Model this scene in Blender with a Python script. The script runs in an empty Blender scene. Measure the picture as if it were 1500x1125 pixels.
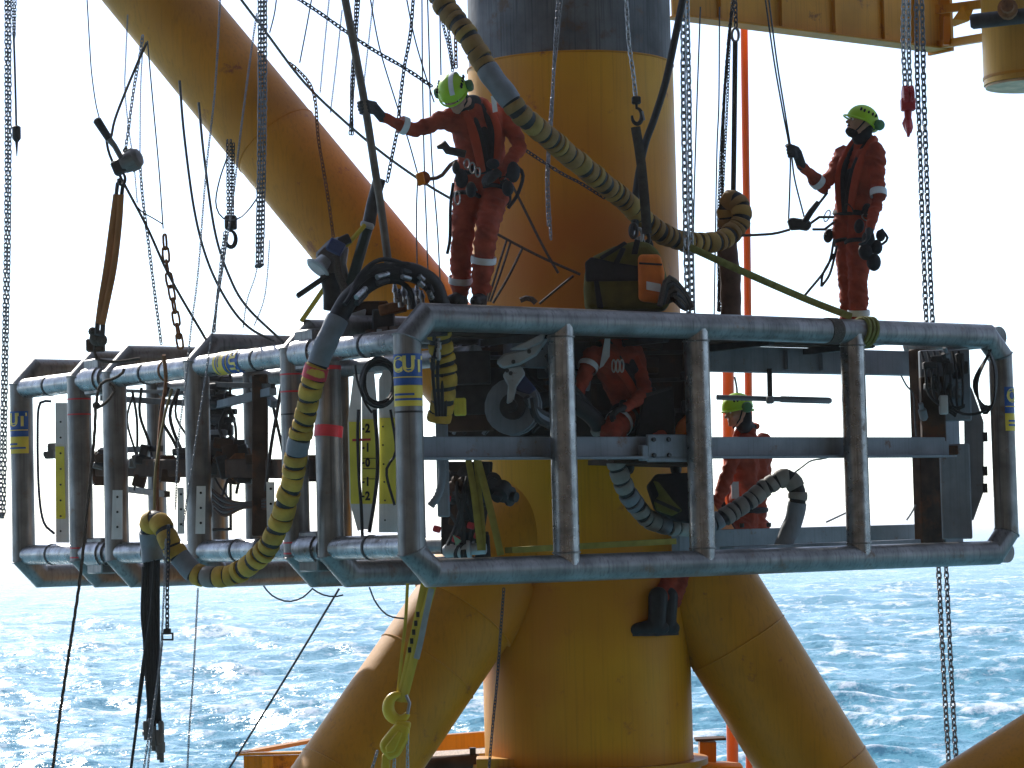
import bpy, bmesh, math, random
import numpy as np
from mathutils import Vector, Matrix, noise
random.seed(7)
C = bpy.context.scene.collection
SC = bpy.context.scene

# ------------------------------------------------------------------ camera
F = 3970.0                       # focal length in photo pixels (photo 1500 x 1125)
PITCH, ROLL = math.radians(3.18), math.radians(1.5)
EYE = Vector((0, 0, 12.0))
_F0 = Vector((0, math.cos(PITCH), math.sin(PITCH)))
_R0 = Vector((1, 0, 0)); _U0 = Vector((0, -math.sin(PITCH), math.cos(PITCH)))
CR = _R0 * math.cos(ROLL) - _U0 * math.sin(ROLL)
CU = _R0 * math.sin(ROLL) + _U0 * math.cos(ROLL)
cam = bpy.data.cameras.new('camera'); cam.sensor_width = 36; cam.lens = 36 * F / 1500
cam.clip_start = 0.5; cam.clip_end = 60000
co = bpy.data.objects.new('camera', cam); C.objects.link(co)
co.matrix_world = Matrix(((CR.x, CU.x, -_F0.x, EYE.x), (CR.y, CU.y, -_F0.y, EYE.y), (CR.z, CU.z, -_F0.z, EYE.z), (0, 0, 0, 1)))
SC.camera = co

# ------------------------------------------------------------------ light
SUN_EL, SUN_AZ = math.radians(33), math.radians(-27)     # azimuth from +Y towards +X; the sun stands behind the leg, to the left
sdir = Vector((math.sin(SUN_AZ) * math.cos(SUN_EL), math.cos(SUN_AZ) * math.cos(SUN_EL), math.sin(SUN_EL)))
w = bpy.data.worlds.new('World'); SC.world = w; w.use_nodes = True
nt = w.node_tree; bg = nt.nodes['Background']
sky = nt.nodes.new('ShaderNodeTexSky'); sky.sky_type = 'NISHITA'; sky.sun_disc = False
sky.sun_elevation = SUN_EL; sky.sun_rotation = SUN_AZ
sky.air_density = 0.7; sky.dust_density = 0.3; sky.ozone_density = 2.0
nt.links.new(sky.outputs[0], bg.inputs[0]); bg.inputs[1].default_value = 0.15
veil = nt.nodes.new('ShaderNodeBackground'); veil.inputs[0].default_value = (.96, .98, 1, 1); veil.inputs[1].default_value = .25     # thin even high cloud
add = nt.nodes.new('ShaderNodeAddShader'); nt.links.new(bg.outputs[0], add.inputs[0]); nt.links.new(veil.outputs[0], add.inputs[1])
nt.links.new(add.outputs[0], nt.nodes['World Output'].inputs[0])
sl = bpy.data.lights.new('sun', 'SUN'); sl.energy = 4.5; sl.angle = math.radians(0.53); sl.color = (1, .95, .87)
so = bpy.data.objects.new('sun', sl); C.objects.link(so)
so.rotation_euler = sdir.to_track_quat('Z', 'Y').to_euler(); so.location = sdir * 80
SC.view_settings.view_transform = 'Standard'; SC.view_settings.look = 'None'
SC.view_settings.gamma = 1; SC.view_settings.use_curve_mapping = False
SC.view_settings.exposure = 0.5
SC.render.engine = 'CYCLES'
SC.cycles.max_bounces = 6; SC.cycles.diffuse_bounces = 3; SC.cycles.glossy_bounces = 3
SC.cycles.use_denoising = True

# ------------------------------------------------------------------ helpers
def at(px, py, Y):
    """world point seen at photo pixel (px, py) standing Y metres ahead of the camera"""
    d = _F0 + CR * ((px - 750) / F) + CU * ((562.5 - py) / F)
    return EYE + d * (Y / d.y)
def R(px, Y): return px * Y / F / 2          # pixel width -> radius in metres

_mats = {}
def mat(name, col, rough=.6, metal=0, var=.25, scale=6, bump=.15, bscale=60, streak=0, rust=0, rustcol=(.16,.06,.02), spec=.28, coat=0, stretch=(1,1,1)):
    """painted / worn surface: base colour broken up by noise, bumps, vertical streaks and rust"""
    if name in _mats: return _mats[name]
    m = bpy.data.materials.new(name); m.use_nodes = True; n = m.node_tree.nodes; l = m.node_tree.links
    b = n['Principled BSDF']; b.inputs['Metallic'].default_value = metal
    b.inputs['Specular IOR Level'].default_value = spec
    if coat: b.inputs['Coat Weight'].default_value = coat
    tc = n.new('ShaderNodeTexCoord'); mp = n.new('ShaderNodeMapping'); l.new(tc.outputs['Object'], mp.inputs[0])
    mp.inputs['Scale'].default_value = stretch
    nz = n.new('ShaderNodeTexNoise'); nz.inputs['Scale'].default_value = scale; nz.inputs['Detail'].default_value = 6
    l.new(mp.outputs[0], nz.inputs[0])
    rp = n.new('ShaderNodeValToRGB'); l.new(nz.outputs[0], rp.inputs[0])
    rp.color_ramp.elements[0].position = .3; rp.color_ramp.elements[1].position = .7
    rp.color_ramp.elements[0].color = tuple(c * (1 - var) for c in col) + (1,)
    rp.color_ramp.elements[1].color = tuple(min(1, c * (1 + var)) for c in col) + (1,)
    out = rp.outputs[0]
    if streak:
        ms = n.new('ShaderNodeMapping'); l.new(tc.outputs['Object'], ms.inputs[0]); ms.inputs['Scale'].default_value = (16, 16, .4)
        ns = n.new('ShaderNodeTexNoise'); ns.inputs['Scale'].default_value = 3; ns.inputs['Detail'].default_value = 5; l.new(ms.outputs[0], ns.inputs[0])
        rs = n.new('ShaderNodeValToRGB'); rs.color_ramp.elements[0].position = .5; rs.color_ramp.elements[1].position = .72
        l.new(ns.outputs[0], rs.inputs[0])
        mu = n.new('ShaderNodeMath'); mu.operation = 'MULTIPLY'; mu.inputs[1].default_value = streak; l.new(rs.outputs[0], mu.inputs[0])
        mx = n.new('ShaderNodeMixRGB'); l.new(mu.outputs[0], mx.inputs[0]); l.new(out, mx.inputs[1])
        mx.inputs[2].default_value = tuple(c * .35 for c in col) + (1,); out = mx.outputs[0]
    if rust:
        nr = n.new('ShaderNodeTexNoise'); nr.inputs['Scale'].default_value = 4.3; nr.inputs['Detail'].default_value = 10; nr.inputs['Roughness'].default_value = .7
        l.new(tc.outputs['Object'], nr.inputs[0])
        rr = n.new('ShaderNodeValToRGB'); rr.color_ramp.elements[0].position = .62 - .18 * rust; rr.color_ramp.elements[1].position = .70 - .12 * rust
        l.new(nr.outputs[0], rr.inputs[0])
        mu2 = n.new('ShaderNodeMath'); mu2.operation = 'MULTIPLY'; mu2.inputs[1].default_value = .85; l.new(rr.outputs[0], mu2.inputs[0])
        mx2 = n.new('ShaderNodeMixRGB'); l.new(mu2.outputs[0], mx2.inputs[0]); l.new(out, mx2.inputs[1])
        mx2.inputs[2].default_value = rustcol + (1,); out = mx2.outputs[0]
        if metal:
            sb = n.new('ShaderNodeMath'); sb.operation = 'MULTIPLY_ADD'; sb.inputs[1].default_value = -metal; sb.inputs[2].default_value = metal
            l.new(mu2.outputs[0], sb.inputs[0]); l.new(sb.outputs[0], b.inputs['Metallic'])
    l.new(out, b.inputs['Base Color'])
    n2 = n.new('ShaderNodeTexNoise'); n2.inputs['Scale'].default_value = bscale; n2.inputs['Detail'].default_value = 4; l.new(mp.outputs[0], n2.inputs[0])
    rr2 = n.new('ShaderNodeMapRange'); rr2.inputs['To Min'].default_value = max(.03, rough - .14); rr2.inputs['To Max'].default_value = min(1, rough + .14)
    n3 = n.new('ShaderNodeTexNoise'); n3.inputs['Scale'].default_value = scale * 2.3; n3.inputs['Detail'].default_value = 5; l.new(mp.outputs[0], n3.inputs[0])
    l.new(n3.outputs[0], rr2.inputs[0]); l.new(rr2.outputs[0], b.inputs['Roughness'])
    if bump:
        bp = n.new('ShaderNodeBump'); bp.inputs['Strength'].default_value = bump; bp.inputs['Distance'].default_value = .01
        l.new(n2.outputs[0], bp.inputs['Height']); l.new(bp.outputs[0], b.inputs['Normal'])
    _mats[name] = m
    return m

class MB:
    """collects shapes; build() links them as one mesh object"""
    def __init__(s): s.v = []; s.f = []; s.m = []
    def add(s, vs, fs, mi=0):
        o = len(s.v); s.v += [tuple(v) for v in vs]
        s.f += [tuple(i + o for i in f) for f in fs]; s.m += [mi] * len(fs); return s
    def box(s, c, hx, hy, hz, mi=0):
        """centre and three half-extent vectors"""
        c = Vector(c); hx = Vector(hx); hy = Vector(hy); hz = Vector(hz)
        vs = [c + hx * i + hy * j + hz * k for i in (-1, 1) for j in (-1, 1) for k in (-1, 1)]
        return s.add(vs, [(0,1,3,2),(4,6,7,5),(0,4,5,1),(2,3,7,6),(0,2,6,4),(1,5,7,3)], mi)
    def bar(s, a, b, wd, ht, up=(0,0,1), mi=0):
        a = Vector(a); b = Vector(b); t = (b - a); x = t.normalized().cross(Vector(up))
        if x.length < 1e-4: x = Vector((1,0,0))
        x.normalize(); z = x.cross(t.normalized())
        return s.box((a + b) / 2, t / 2, x * wd / 2, z * ht / 2, mi)
    def prism(s, poly, d, mi=0):
        """closed polygon (list of points) pushed along vector d"""
        n = len(poly); d = Vector(d); p = [Vector(q) for q in poly]
        vs = p + [q + d for q in p]
        fs = [tuple(range(n)), tuple(range(2 * n - 1, n - 1, -1))] + [(i, i + n, (i + 1) % n + n, (i + 1) % n) for i in range(n)]
        return s.add(vs, fs, mi)
    def tube(s, pts, r, n=8, closed=False, caps=True, mi=0, up=None, flat=None):
        """swept round section with mitred bends; r may be a list; flat=(a,b) gives an elliptic/strap section"""
        P = [Vector(p) for p in pts]
        k = len(P); rs = r if isinstance(r, (list, tuple)) else [r] * k
        T = []
        for i in range(k):
            a = P[i] - P[i - 1] if (i or closed) else P[1] - P[0]
            b = P[(i + 1) % k] - P[i] if (i < k - 1 or closed) else P[-1] - P[-2]
            T.append((a.normalized(), b.normalized()))
        t0 = (T[0][0] + T[0][1]).normalized()
        ref = Vector(up) if up else (Vector((0,0,1)) if abs(t0.z) < .9 else Vector((1,0,0)))
        x = t0.cross(ref).normalized()
        vs = []
        for i in range(k):
            ti, to = T[i]; t = ti + to
            t = t.normalized() if t.length > 1e-6 else to
            if up: x = t.cross(Vector(up)).normalized() if t.cross(Vector(up)).length > 1e-4 else x
            else:
                x = x - t * x.dot(t)
                x = x.normalized() if x.length > 1e-5 else t.orthogonal().normalized()
            y = x.cross(t)
            bd = to - ti; sc = 1
            if bd.length > 1e-4:
                bd.normalize(); sc = 1 / max(.35, math.sqrt(max(0, (1 + ti.dot(to)) / 2)))
            for j in range(n):
                a = 2 * math.pi * (j + .5) / n
                fa, fb = flat if flat else (1, 1)
                o = x * math.cos(a) * rs[i] * fa + y * math.sin(a) * rs[i] * fb
                if sc != 1: o = o + bd * (o.dot(bd)) * (sc - 1)
                vs.append(P[i] + o)
        fs = []
        for i in range(k if closed else k - 1):
            i2 = (i + 1) % k
            for j in range(n):
                j2 = (j + 1) % n
                fs.append((i * n + j, i * n + j2, i2 * n + j2, i2 * n + j))
        if caps and not closed:
            fs.append(tuple(range(n - 1, -1, -1))); fs.append(tuple((k - 1) * n + j for j in range(n)))
        return s.add(vs, fs, mi)
    def cyl(s, a, b, r, n=16, mi=0, r2=None):
        return s.tube([a, b], [r, r if r2 is None else r2], n, mi=mi)
    def ell(s, c, rx, ry, rz, M=None, n=14, m=10, mi=0, lo=-1.0):
        """ellipsoid; axes matrix M; lo > -1 keeps only the part with z > lo (a dome)"""
        c = Vector(c); M = M or Matrix.Identity(3); vs = []; fs = []
        p0 = math.asin(lo) if lo > -1 else -math.pi / 2
        for i in range(m + 1):
            p = p0 + (math.pi / 2 - p0) * i / m
            for j in range(n):
                a = 2 * math.pi * j / n
                vs.append(c + M @ Vector((rx * math.cos(p) * math.cos(a), ry * math.cos(p) * math.sin(a), rz * math.sin(p))))
        for i in range(m):
            for j in range(n):
                fs.append((i * n + j, i * n + (j + 1) % n, (i + 1) * n + (j + 1) % n, (i + 1) * n + j))
        fs.append(tuple(range(n - 1, -1, -1)))
        return s.add(vs, fs, mi)
    def lathe(s, c, axis, prof, n=20, mi=0):
        """profile of (distance along axis, radius)"""
        c = Vector(c); ax = Vector(axis).normalized()
        return s.tube([c + ax * d for d, r in prof], [max(r, 1e-4) for d, r in prof], n, mi=mi)
    def build(s, name, mats, parent=None, smooth=True, ang=.7, bevel=0, seg=1):
        me = bpy.data.meshes.new(name)
        V = np.array(s.v, dtype=float)
        if parent is not None: org = ORG[parent.name]
        else: org = Vector(((V[:,0].min() + V[:,0].max()) / 2, (V[:,1].min() + V[:,1].max()) / 2, V[:,2].min()))
        V = V - np.array(org)
        me.from_pydata(V.tolist(), [], s.f)
        if not isinstance(mats, (list, tuple)): mats = [mats]
        for m in mats: me.materials.append(m)
        me.polygons.foreach_set('material_index', s.m)
        me.validate()
        if smooth:
            me.shade_smooth(); me.set_sharp_from_angle(angle=ang)
        o = bpy.data.objects.new(name, me); C.objects.link(o)
        if parent is not None: o.parent = parent
        else: o.location = org
        ORG[o.name] = org
        if bevel:
            b = o.modifiers.new('bevel', 'BEVEL'); b.width = bevel; b.segments = seg; b.limit_method = 'ANGLE'; b.angle_limit = .6
        return o
ORG = {}
def tag(o, label, cat, group=None):
    o['label'] = label; o['category'] = cat
    if group: o['group'] = group
    return o
def thing(name, loc, label, cat, group=None):
    o = bpy.data.objects.new(name, None); C.objects.link(o); o.location = loc; o.empty_display_size = .2
    ORG[o.name] = Vector(loc); return tag(o, label, cat, group)

def catmull(P, step):
    """smooth curve through P, resampled every `step` metres"""
    P = [Vector(p) for p in P]
    if len(P) == 2: dense = [P[0].lerp(P[1], i / 60) for i in range(61)]
    else:
        Q = [P[0] * 2 - P[1]] + P + [P[-1] * 2 - P[-2]]; dense = []
        for i in range(1, len(Q) - 2):
            a, b, c, d = Q[i - 1:i + 3]
            for j in range(40):
                t = j / 40
                dense.append(.5 * ((2 * b) + (c - a) * t + (2 * a - 5 * b + 4 * c - d) * t * t + (3 * b - a - 3 * c + d) * t ** 3))
        dense.append(P[-1])
    out = [dense[0]]; acc = 0
    for i in range(1, len(dense)):
        seg = (dense[i] - dense[i - 1]); L = seg.length
        if L < 1e-9: continue
        pos = step - acc
        while pos <= L:
            out.append(dense[i - 1] + seg * (pos / L)); pos += step
        acc = L - (pos - step)
    if (dense[-1] - out[-1]).length > step * .3: out.append(dense[-1])
    return out
def pts(L, Y=None):
    """[(px,py[,Y])...] -> world points"""
    return [at(p[0], p[1], p[2] if len(p) > 2 else Y) for p in L]

# ------------------------------------------------------------------ materials
STEEL = mat('galvanised_steel', (.185,.182,.18), .40, .6, var=.35, scale=5, bump=.15, bscale=45, streak=.65, rust=.22, rustcol=(.13,.08,.05))  # scratches and streaky reflections both painted in as dark vertical streaks
STEEL2 = mat('brushed_steel', (.29,.29,.295), .30, .8, var=.4, scale=9, bump=.12, bscale=80, streak=.6, rust=.03, rustcol=(.13,.08,.05))  # streaks are wear plus upright reflection bands put into the colour
GREYP = mat('grey_painted_steel', (.20,.225,.255), .6, .0, var=.22, scale=4, bump=.1, streak=.25, rust=.12)
BROWN = mat('dark_brown_steel', (.060,.038,.027), .8, .0, var=.4, spec=.12, scale=7, rust=.4, rustcol=(.12,.05,.025))
DARK = mat('dark_machinery', (.036,.035,.036), .55, .05, var=.4, scale=12)
BLACK = mat('black_rubber', (.018,.018,.019), .55, 0, var=.3, scale=20)
YELJ = mat('jacket_yellow_paint', (.64,.30,.004), .5, 0, var=.12, scale=1.3, bump=.13, bscale=14, streak=.28, rust=.03, rustcol=(.30,.09,.02))
def mix_patches(m, col, sc, lo, hi):
    n = m.node_tree.nodes; l = m.node_tree.links; b = n['Principled BSDF']; src = b.inputs['Base Color'].links[0].from_socket
    tc = n.new('ShaderNodeTexCoord'); q = n.new('ShaderNodeTexNoise'); q.inputs['Scale'].default_value = sc; q.inputs['Detail'].default_value = 3; l.new(tc.outputs['Object'], q.inputs[0])
    r = n.new('ShaderNodeMapRange'); r.inputs['From Min'].default_value = lo; r.inputs['From Max'].default_value = hi; l.new(q.outputs[0], r.inputs[0])
    x = n.new('ShaderNodeMixRGB'); l.new(r.outputs[0], x.inputs[0]); l.new(src, x.inputs[1]); x.inputs[2].default_value = col + (1,); l.new(x.outputs[0], b.inputs['Base Color'])
mix_patches(YELJ, (.50,.15,.006), .42, .46, .63)  # random noise patches shift the yellow towards orange
ORGJ = mat('orange_yellow_paint', (.50,.205,.006), .5, 0, var=.18, scale=1.8, bump=.13, bscale=14, streak=.28, rust=.08, rustcol=(.22,.06,.02))
PILE = mat('weathered_pile_steel', (.12,.125,.135), .6, .2, var=.5, scale=2.5, bump=.3, bscale=20, streak=.8, rust=.35, rustcol=(.11,.07,.045))
RUST = mat('rusty_steel', (.20,.085,.035), .8, .1, var=.4, scale=14, bump=.3)
WHITEP = mat('white_board', (.74,.76,.77), .5, 0, var=.1, scale=6, streak=.2)
YELP = mat('yellow_board_paint', (.85,.76,.10), .5, 0, var=.1, scale=6, streak=.15)
INK = mat('black_ink', (.015,.015,.015), .5, 0, var=.1)
REDT = mat('red_tape', (.55,.035,.05), .45, 0, var=.2)
BLUES = mat('blue_sticker', (.02,.085,.30), .4, 0, var=.2)
YELS = mat('yellow_sticker', (.72,.52,.06), .4, 0, var=.15)
CHAINM = mat('galvanised_chain', (.20,.21,.23), .45, .7, var=.25, scale=20, bump=0)
CHAINB = mat('bright_chain', (.38,.39,.40), .4, .7, var=.25, scale=20, bump=0)
CHAIND = mat('dark_chain', (.05,.05,.055), .5, .6, var=.3, scale=20, bump=0)
WIRE = mat('wire_rope_steel', (.10,.11,.12), .5, .6, var=.3, scale=60, bump=0)
ROPE = mat('dark_fibre_rope', (.07,.055,.045), .85, 0, var=.35, scale=80)
ROPEG = mat('grey_green_rope', (.13,.15,.14), .85, 0, var=.3, scale=80)
ORPIPE = mat('bright_orange_pipe', (.80,.13,.02), .45, 0, var=.08, scale=3)

# ------------------------------------------------------------------ sea
def build_sea():
    rng = np.random.default_rng(5)
    h = 12.0
    near = np.array([4, 10, 18, 28, 40, 52, 64, 76, 86])
    far = h / np.linspace(h / 95, h / 9000, 640)
    rad = np.concatenate([near, far, [14000, 22000, 40000]])
    dense = np.radians(np.linspace(-13.5, 13.5, 820))
    rest = np.radians(np.linspace(13.5, 346.5, 74))[1:-1]
    ang = np.concatenate([dense, rest])
    Rr, A = np.meshgrid(rad, ang, indexing='ij')
    X = Rr * np.sin(A); Y = Rr * np.cos(A); Z = np.zeros_like(X); DX = np.zeros_like(X); DY = np.zeros_like(X); J = np.zeros_like(X)
    cell = np.gradient(rad)[:, None]
    wind = math.radians(200)
    for i in range(140):
        lam = 1.2 * (20 / 1.2) ** rng.random() if i > 6 else 22 + 16 * rng.random()
        th = wind + rng.normal(0, .55)
        k = 2 * math.pi / lam
        amp = .0052 * lam * (.5 + rng.random()) * (.75 if lam > 14 else 1.0)
        if lam > 20: amp *= .6
        kx, ky = k * math.sin(th), k * math.cos(th); ph = rng.random() * 6.283
        fade = np.clip(lam / (cell * abs(math.cos(th)) * 2.6 + 1e-6) - .6, 0, 1)
        arg = kx * X + ky * Y + ph
        c, s_ = np.cos(arg), np.sin(arg)
        Z += fade * amp * c; J += fade * amp * k * c
        DX -= fade * amp * math.sin(th) * s_ * .8; DY -= fade * amp * math.cos(th) * s_ * .8
    X2, Y2 = X + DX, Y + DY
    nr, na = X.shape
    V = np.stack([X2, Y2, Z], -1).reshape(-1, 3)
    idx = np.arange(nr * na).reshape(nr, na)
    a = idx[:-1, :]; b = np.roll(idx, -1, 1)[:-1, :]; c2 = np.roll(idx, -1, 1)[1:, :]; d = idx[1:, :]
    Q = np.stack([a, d, c2, b], -1).reshape(-1, 4)
    me = bpy.data.meshes.new('sea')
    me.vertices.add(len(V)); me.vertices.foreach_set('co', V.ravel())
    me.loops.add(Q.size); me.loops.foreach_set('vertex_index', Q.ravel().astype(np.int32))
    me.polygons.add(len(Q)); me.polygons.foreach_set('loop_start', np.arange(0, Q.size, 4, dtype=np.int32))
    me.polygons.foreach_set('loop_total', np.full(len(Q), 4, dtype=np.int32))
    me.update(); me.validate(); me.shade_smooth()
    at_ = me.attributes.new('crest', 'FLOAT', 'POINT'); at_.data.foreach_set('value', J.ravel().astype(np.float32))
    o = bpy.data.objects.new('sea', me); C.objects.link(o); o['kind'] = 'structure'
    m = bpy.data.materials.new('sea_water'); m.use_nodes = True; n = m.node_tree.nodes; l = m.node_tree.links
    bs = n['Principled BSDF']; bs.inputs['Base Color'].default_value = (.065,.26,.345,1); bs.inputs['Roughness'].default_value = .24; bs.inputs['Specular IOR Level'].default_value = .36; bs.inputs['IOR'].default_value = 1.34
    tc = n.new('ShaderNodeTexCoord')
    def nz(sc, det, rough=.6, stretch=(1,1,1)):
        mp = n.new('ShaderNodeMapping'); mp.inputs['Scale'].default_value = stretch; l.new(tc.outputs['Object'], mp.inputs[0])
        q = n.new('ShaderNodeTexNoise'); q.inputs['Scale'].default_value = sc; q.inputs['Detail'].default_value = det; q.inputs['Roughness'].default_value = rough
        l.new(mp.outputs[0], q.inputs[0]); return q
    geo = n.new('ShaderNodeNewGeometry'); acc = geo.outputs['Normal']
    for sc, k, st in ((.55, .45, (1, 1.5, 1)), (2.2, .75, (1, 1.3, 1)), (9.0, .85, (1, 1.2, 1))):
        q = nz(sc, 4, .65, st)
        sb = n.new('ShaderNodeVectorMath'); sb.operation = 'SUBTRACT'; l.new(q.outputs['Color'], sb.inputs[0]); sb.inputs[1].default_value = (.5, .5, .5)
        ml = n.new('ShaderNodeVectorMath'); ml.operation = 'MULTIPLY'; l.new(sb.outputs[0], ml.inputs[0]); ml.inputs[1].default_value = (k * 1.6, k * 1.6, 0)
        ad = n.new('ShaderNodeVectorMath'); ad.operation = 'ADD'; l.new(acc, ad.inputs[0]); l.new(ml.outputs[0], ad.inputs[1]); acc = ad.outputs[0]
    nm = n.new('ShaderNodeVectorMath'); nm.operation = 'NORMALIZE'; l.new(acc, nm.inputs[0]); l.new(nm.outputs[0], bs.inputs['Normal'])
    at2 = n.new('ShaderNodeAttribute'); at2.attribute_name = 'crest'
    f1 = nz(.55, 9, .72, (1, .8, 1)); f2 = nz(.05, 4)
    m1 = n.new('ShaderNodeMath'); m1.operation = 'MULTIPLY_ADD'; l.new(at2.outputs['Fac'], m1.inputs[0]); m1.inputs[1].default_value = .20; l.new(f1.outputs[0], m1.inputs[2])
    m2 = n.new('ShaderNodeMath'); m2.operation = 'MULTIPLY_ADD'; l.new(f2.outputs[0], m2.inputs[0]); m2.inputs[1].default_value = .55; l.new(m1.outputs[0], m2.inputs[2])
    rp = n.new('ShaderNodeValToRGB'); rp.color_ramp.elements[0].position = .82; rp.color_ramp.elements[1].position = .98
    l.new(m2.outputs[0], rp.inputs[0])
    fo = n.new('ShaderNodeBsdfDiffuse'); fo.inputs[0].default_value = (.8,.82,.83,1)
    ms = n.new('ShaderNodeMixShader'); l.new(rp.outputs[0], ms.inputs[0]); l.new(bs.outputs[0], ms.inputs[1]); l.new(fo.outputs[0], ms.inputs[2])
    l.new(ms.outputs[0], n['Material Output'].inputs[0])
    me.materials.append(m)
build_sea()

# ------------------------------------------------------------------ unseen ship-shaped mass added behind the camera to block sky light
BLOCKER_BROWN = mat('brown_blocker_paint', (.070,.052,.036), .6, 0, var=.2, scale=.8, rust=.1)  # brown tuned so the added mass bounces only a dim warm fill
GLASSD = mat('blocker_window_glass', (.02,.025,.03), .1, 0, bump=0)
blocker = thing('unseen_sky_blocker', (0, -9, 0), 'unseen brown mass added behind the camera to block sky light from the leg', 'light blocker')
mb = MB(); mb.box((0, -9, 5), (70, 0, 0), (0, 11.5, 0), (0, 0, 5.2)); mb.build('blocker_base', BLOCKER_BROWN, blocker)
mb = MB(); mb.box((0, 2, 37.5), (40, 0, 0), (0, 11, 0), (0, 0, .6)); mb.build('overhead_blocker', BLOCKER_BROWN, blocker)  # overhang added to cut the sky from above
mb = MB(); mb.box((0, -13, 25), (55, 0, 0), (0, 6, 0), (0, 0, 15)); bwall = mb.build('blocker_wall', BLOCKER_BROWN, blocker)
for k in range(3):
    for i in range(-9, 10):
        mb = MB(); mb.box((i * 5, -6.98, 17 + k * 8), (.7, 0, 0), (0, .04, 0), (0, 0, .5)); mb.build('blocker_window', GLASSD, bwall)

# ------------------------------------------------------------------ platform jacket: leg, pile, braces
LC = at(848, 562, 22.65); LX, LY = LC.x, LC.y; LR = .865
jk = thing('platform_jacket', (LX, LY, 6), 'huge yellow tubular platform leg with slanting braces behind the steel cage', 'platform leg')
mb = MB(); mb.tube([(LX, LY, 7.2), (LX, LY, 15.90)], LR, 72); leg = mb.build('leg', YELJ, jk)
mb = MB(); mb.tube([(LX, LY, 15.904), (LX, LY, 19.5)], LR - .012, 72); mb.build('pile', PILE, jk)
mb = MB()
for z in (15.90, 12.9):
    mb.tube([(LX + (LR + .001) * math.cos(a), LY + (LR + .001) * math.sin(a), z) for a in [2 * math.pi * i / 72 for i in range(72)]], .009, 6, closed=True)
mb.build('weld_seam', ORGJ, leg)['kind'] = 'stuff'
mb = MB(); mb.tube([(LX, LY, 9.95), (LX, LY, 10.07)], LR + .06, 72); mb.tube([(LX, LY, 10.072), (LX, LY, 10.12)], LR + .12, 72); mb.build('collar', ORGJ, jk)
node = Vector((LX, LY, 0))
def brace(a, b, r, can=None):
    mb = MB(); mb.tube([a, b], r, 48); o = mb.build('brace', ORGJ, jk)
    d = (Vector(b) - Vector(a)).normalized()
    for q in (can or []):
        mb = MB(); mb.tube([Vector(b) - d * q[0], Vector(b) - d * q[1]], q[2], 48); mb.build('brace_can', YELJ, o)
    mb = MB()
    L = (Vector(b) - Vector(a)).length; e1 = d.orthogonal().normalized(); e2 = d.cross(e1)
    for t in (.62, .38):
        c = Vector(a).lerp(Vector(b), t)
        mb.tube([c + (e1 * math.cos(q) + e2 * math.sin(q)) * (r + .001) for q in [2 * math.pi * i / 40 for i in range(40)]], .007, 5, closed=True)
    mb.build('weld_seam', ORGJ, o)['kind'] = 'stuff'
    return o
nd = at(760, 610, 22.65)
brace(at(-120, -430, 24.6), at(760, 640, 22.6), .40)
brace(at(322, 1420, 21.2), at(800, 722, 22.4), .44, [(1.25, .8, .465)])
brace(at(1390, 1440, 22.6), at(895, 640, 22.6), .44, [(1.30, .8, .475)])
# padeye on the leg
mb = MB(); mb.prism([at(716, 955, 22.5), at(716, 985, 22.5), at(728, 990, 22.5), at(728, 950, 22.5)], (0, .03, 0)); mb.build('lug', ORGJ, jk)

# orange standpipe behind
mb = MB(); p = [at(1089, -60, 25.5), at(1090, 40, 25.5), at(1092, 200, 25.5), at(1095, 420, 25.5), at(1097, 700, 25.5), at(1098, 1180, 25.5)]
mb.tube(catmull(p, .3), R(11, 25.5), 14)
tag(mb.build('standpipe', ORPIPE), 'slim bright orange vertical pipe right of the yellow leg, running the full height', 'pipe')
mb = MB(); p = [at(1066, 470, 25.2), at(1068, 700, 25.2), at(1074, 1180, 25.2)]
mb.tube(catmull(p, .3), R(17, 25.2), 16)
tag(mb.build('standpipe', ORPIPE), 'thicker red orange pipe seen low beside the leg foot and behind the crouching worker', 'pipe')

# lower-right tube
mb = MB(); mb.tube([at(1330, 1240, 20), at(1560, 1092, 20.4)], .36, 40)
tag(mb.build('deck_tube', ORGJ), 'rounded orange tube cutting across the bottom right corner of the view', 'tube')

# ------------------------------------------------------------------ cutting frame (cage of ring frames)
Uv = Vector((.794, .608, 0)); Uv.normalize(); Vv = Vector((-Uv.y, Uv.x, 0)); Zv = Vector((0, 0, 1))
A0 = at(600, 862, 19.0)
A0 = Vector((A0.x, A0.y, A0.z))
HH = 2.02; SW = 6.33
def Fr(s, t, h): return A0 + Uv * s + Vv * t + Zv * h
cage = thing('cutting_cage', Fr(3.1, 1.5, 0), 'long steel tube cage with chamfered ring frames surrounding the yellow leg', 'steel frame')
TR = .10; CH = .165
def ring_path(s0, s1, open_right=False):
    a, b = s0 + TR, s1 - TR; lo, hi = TR, HH - TR
    if not open_right:
        return [(a, lo + CH), (a, hi - CH), (a + CH, hi), (b - CH, hi), (b, hi - CH), (b, lo + CH), (b - CH, lo), (a + CH, lo)]
    return [(b, hi), (a + CH, hi), (a, hi - CH), (a, lo + CH), (a + CH, lo), (b, lo)]
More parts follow.
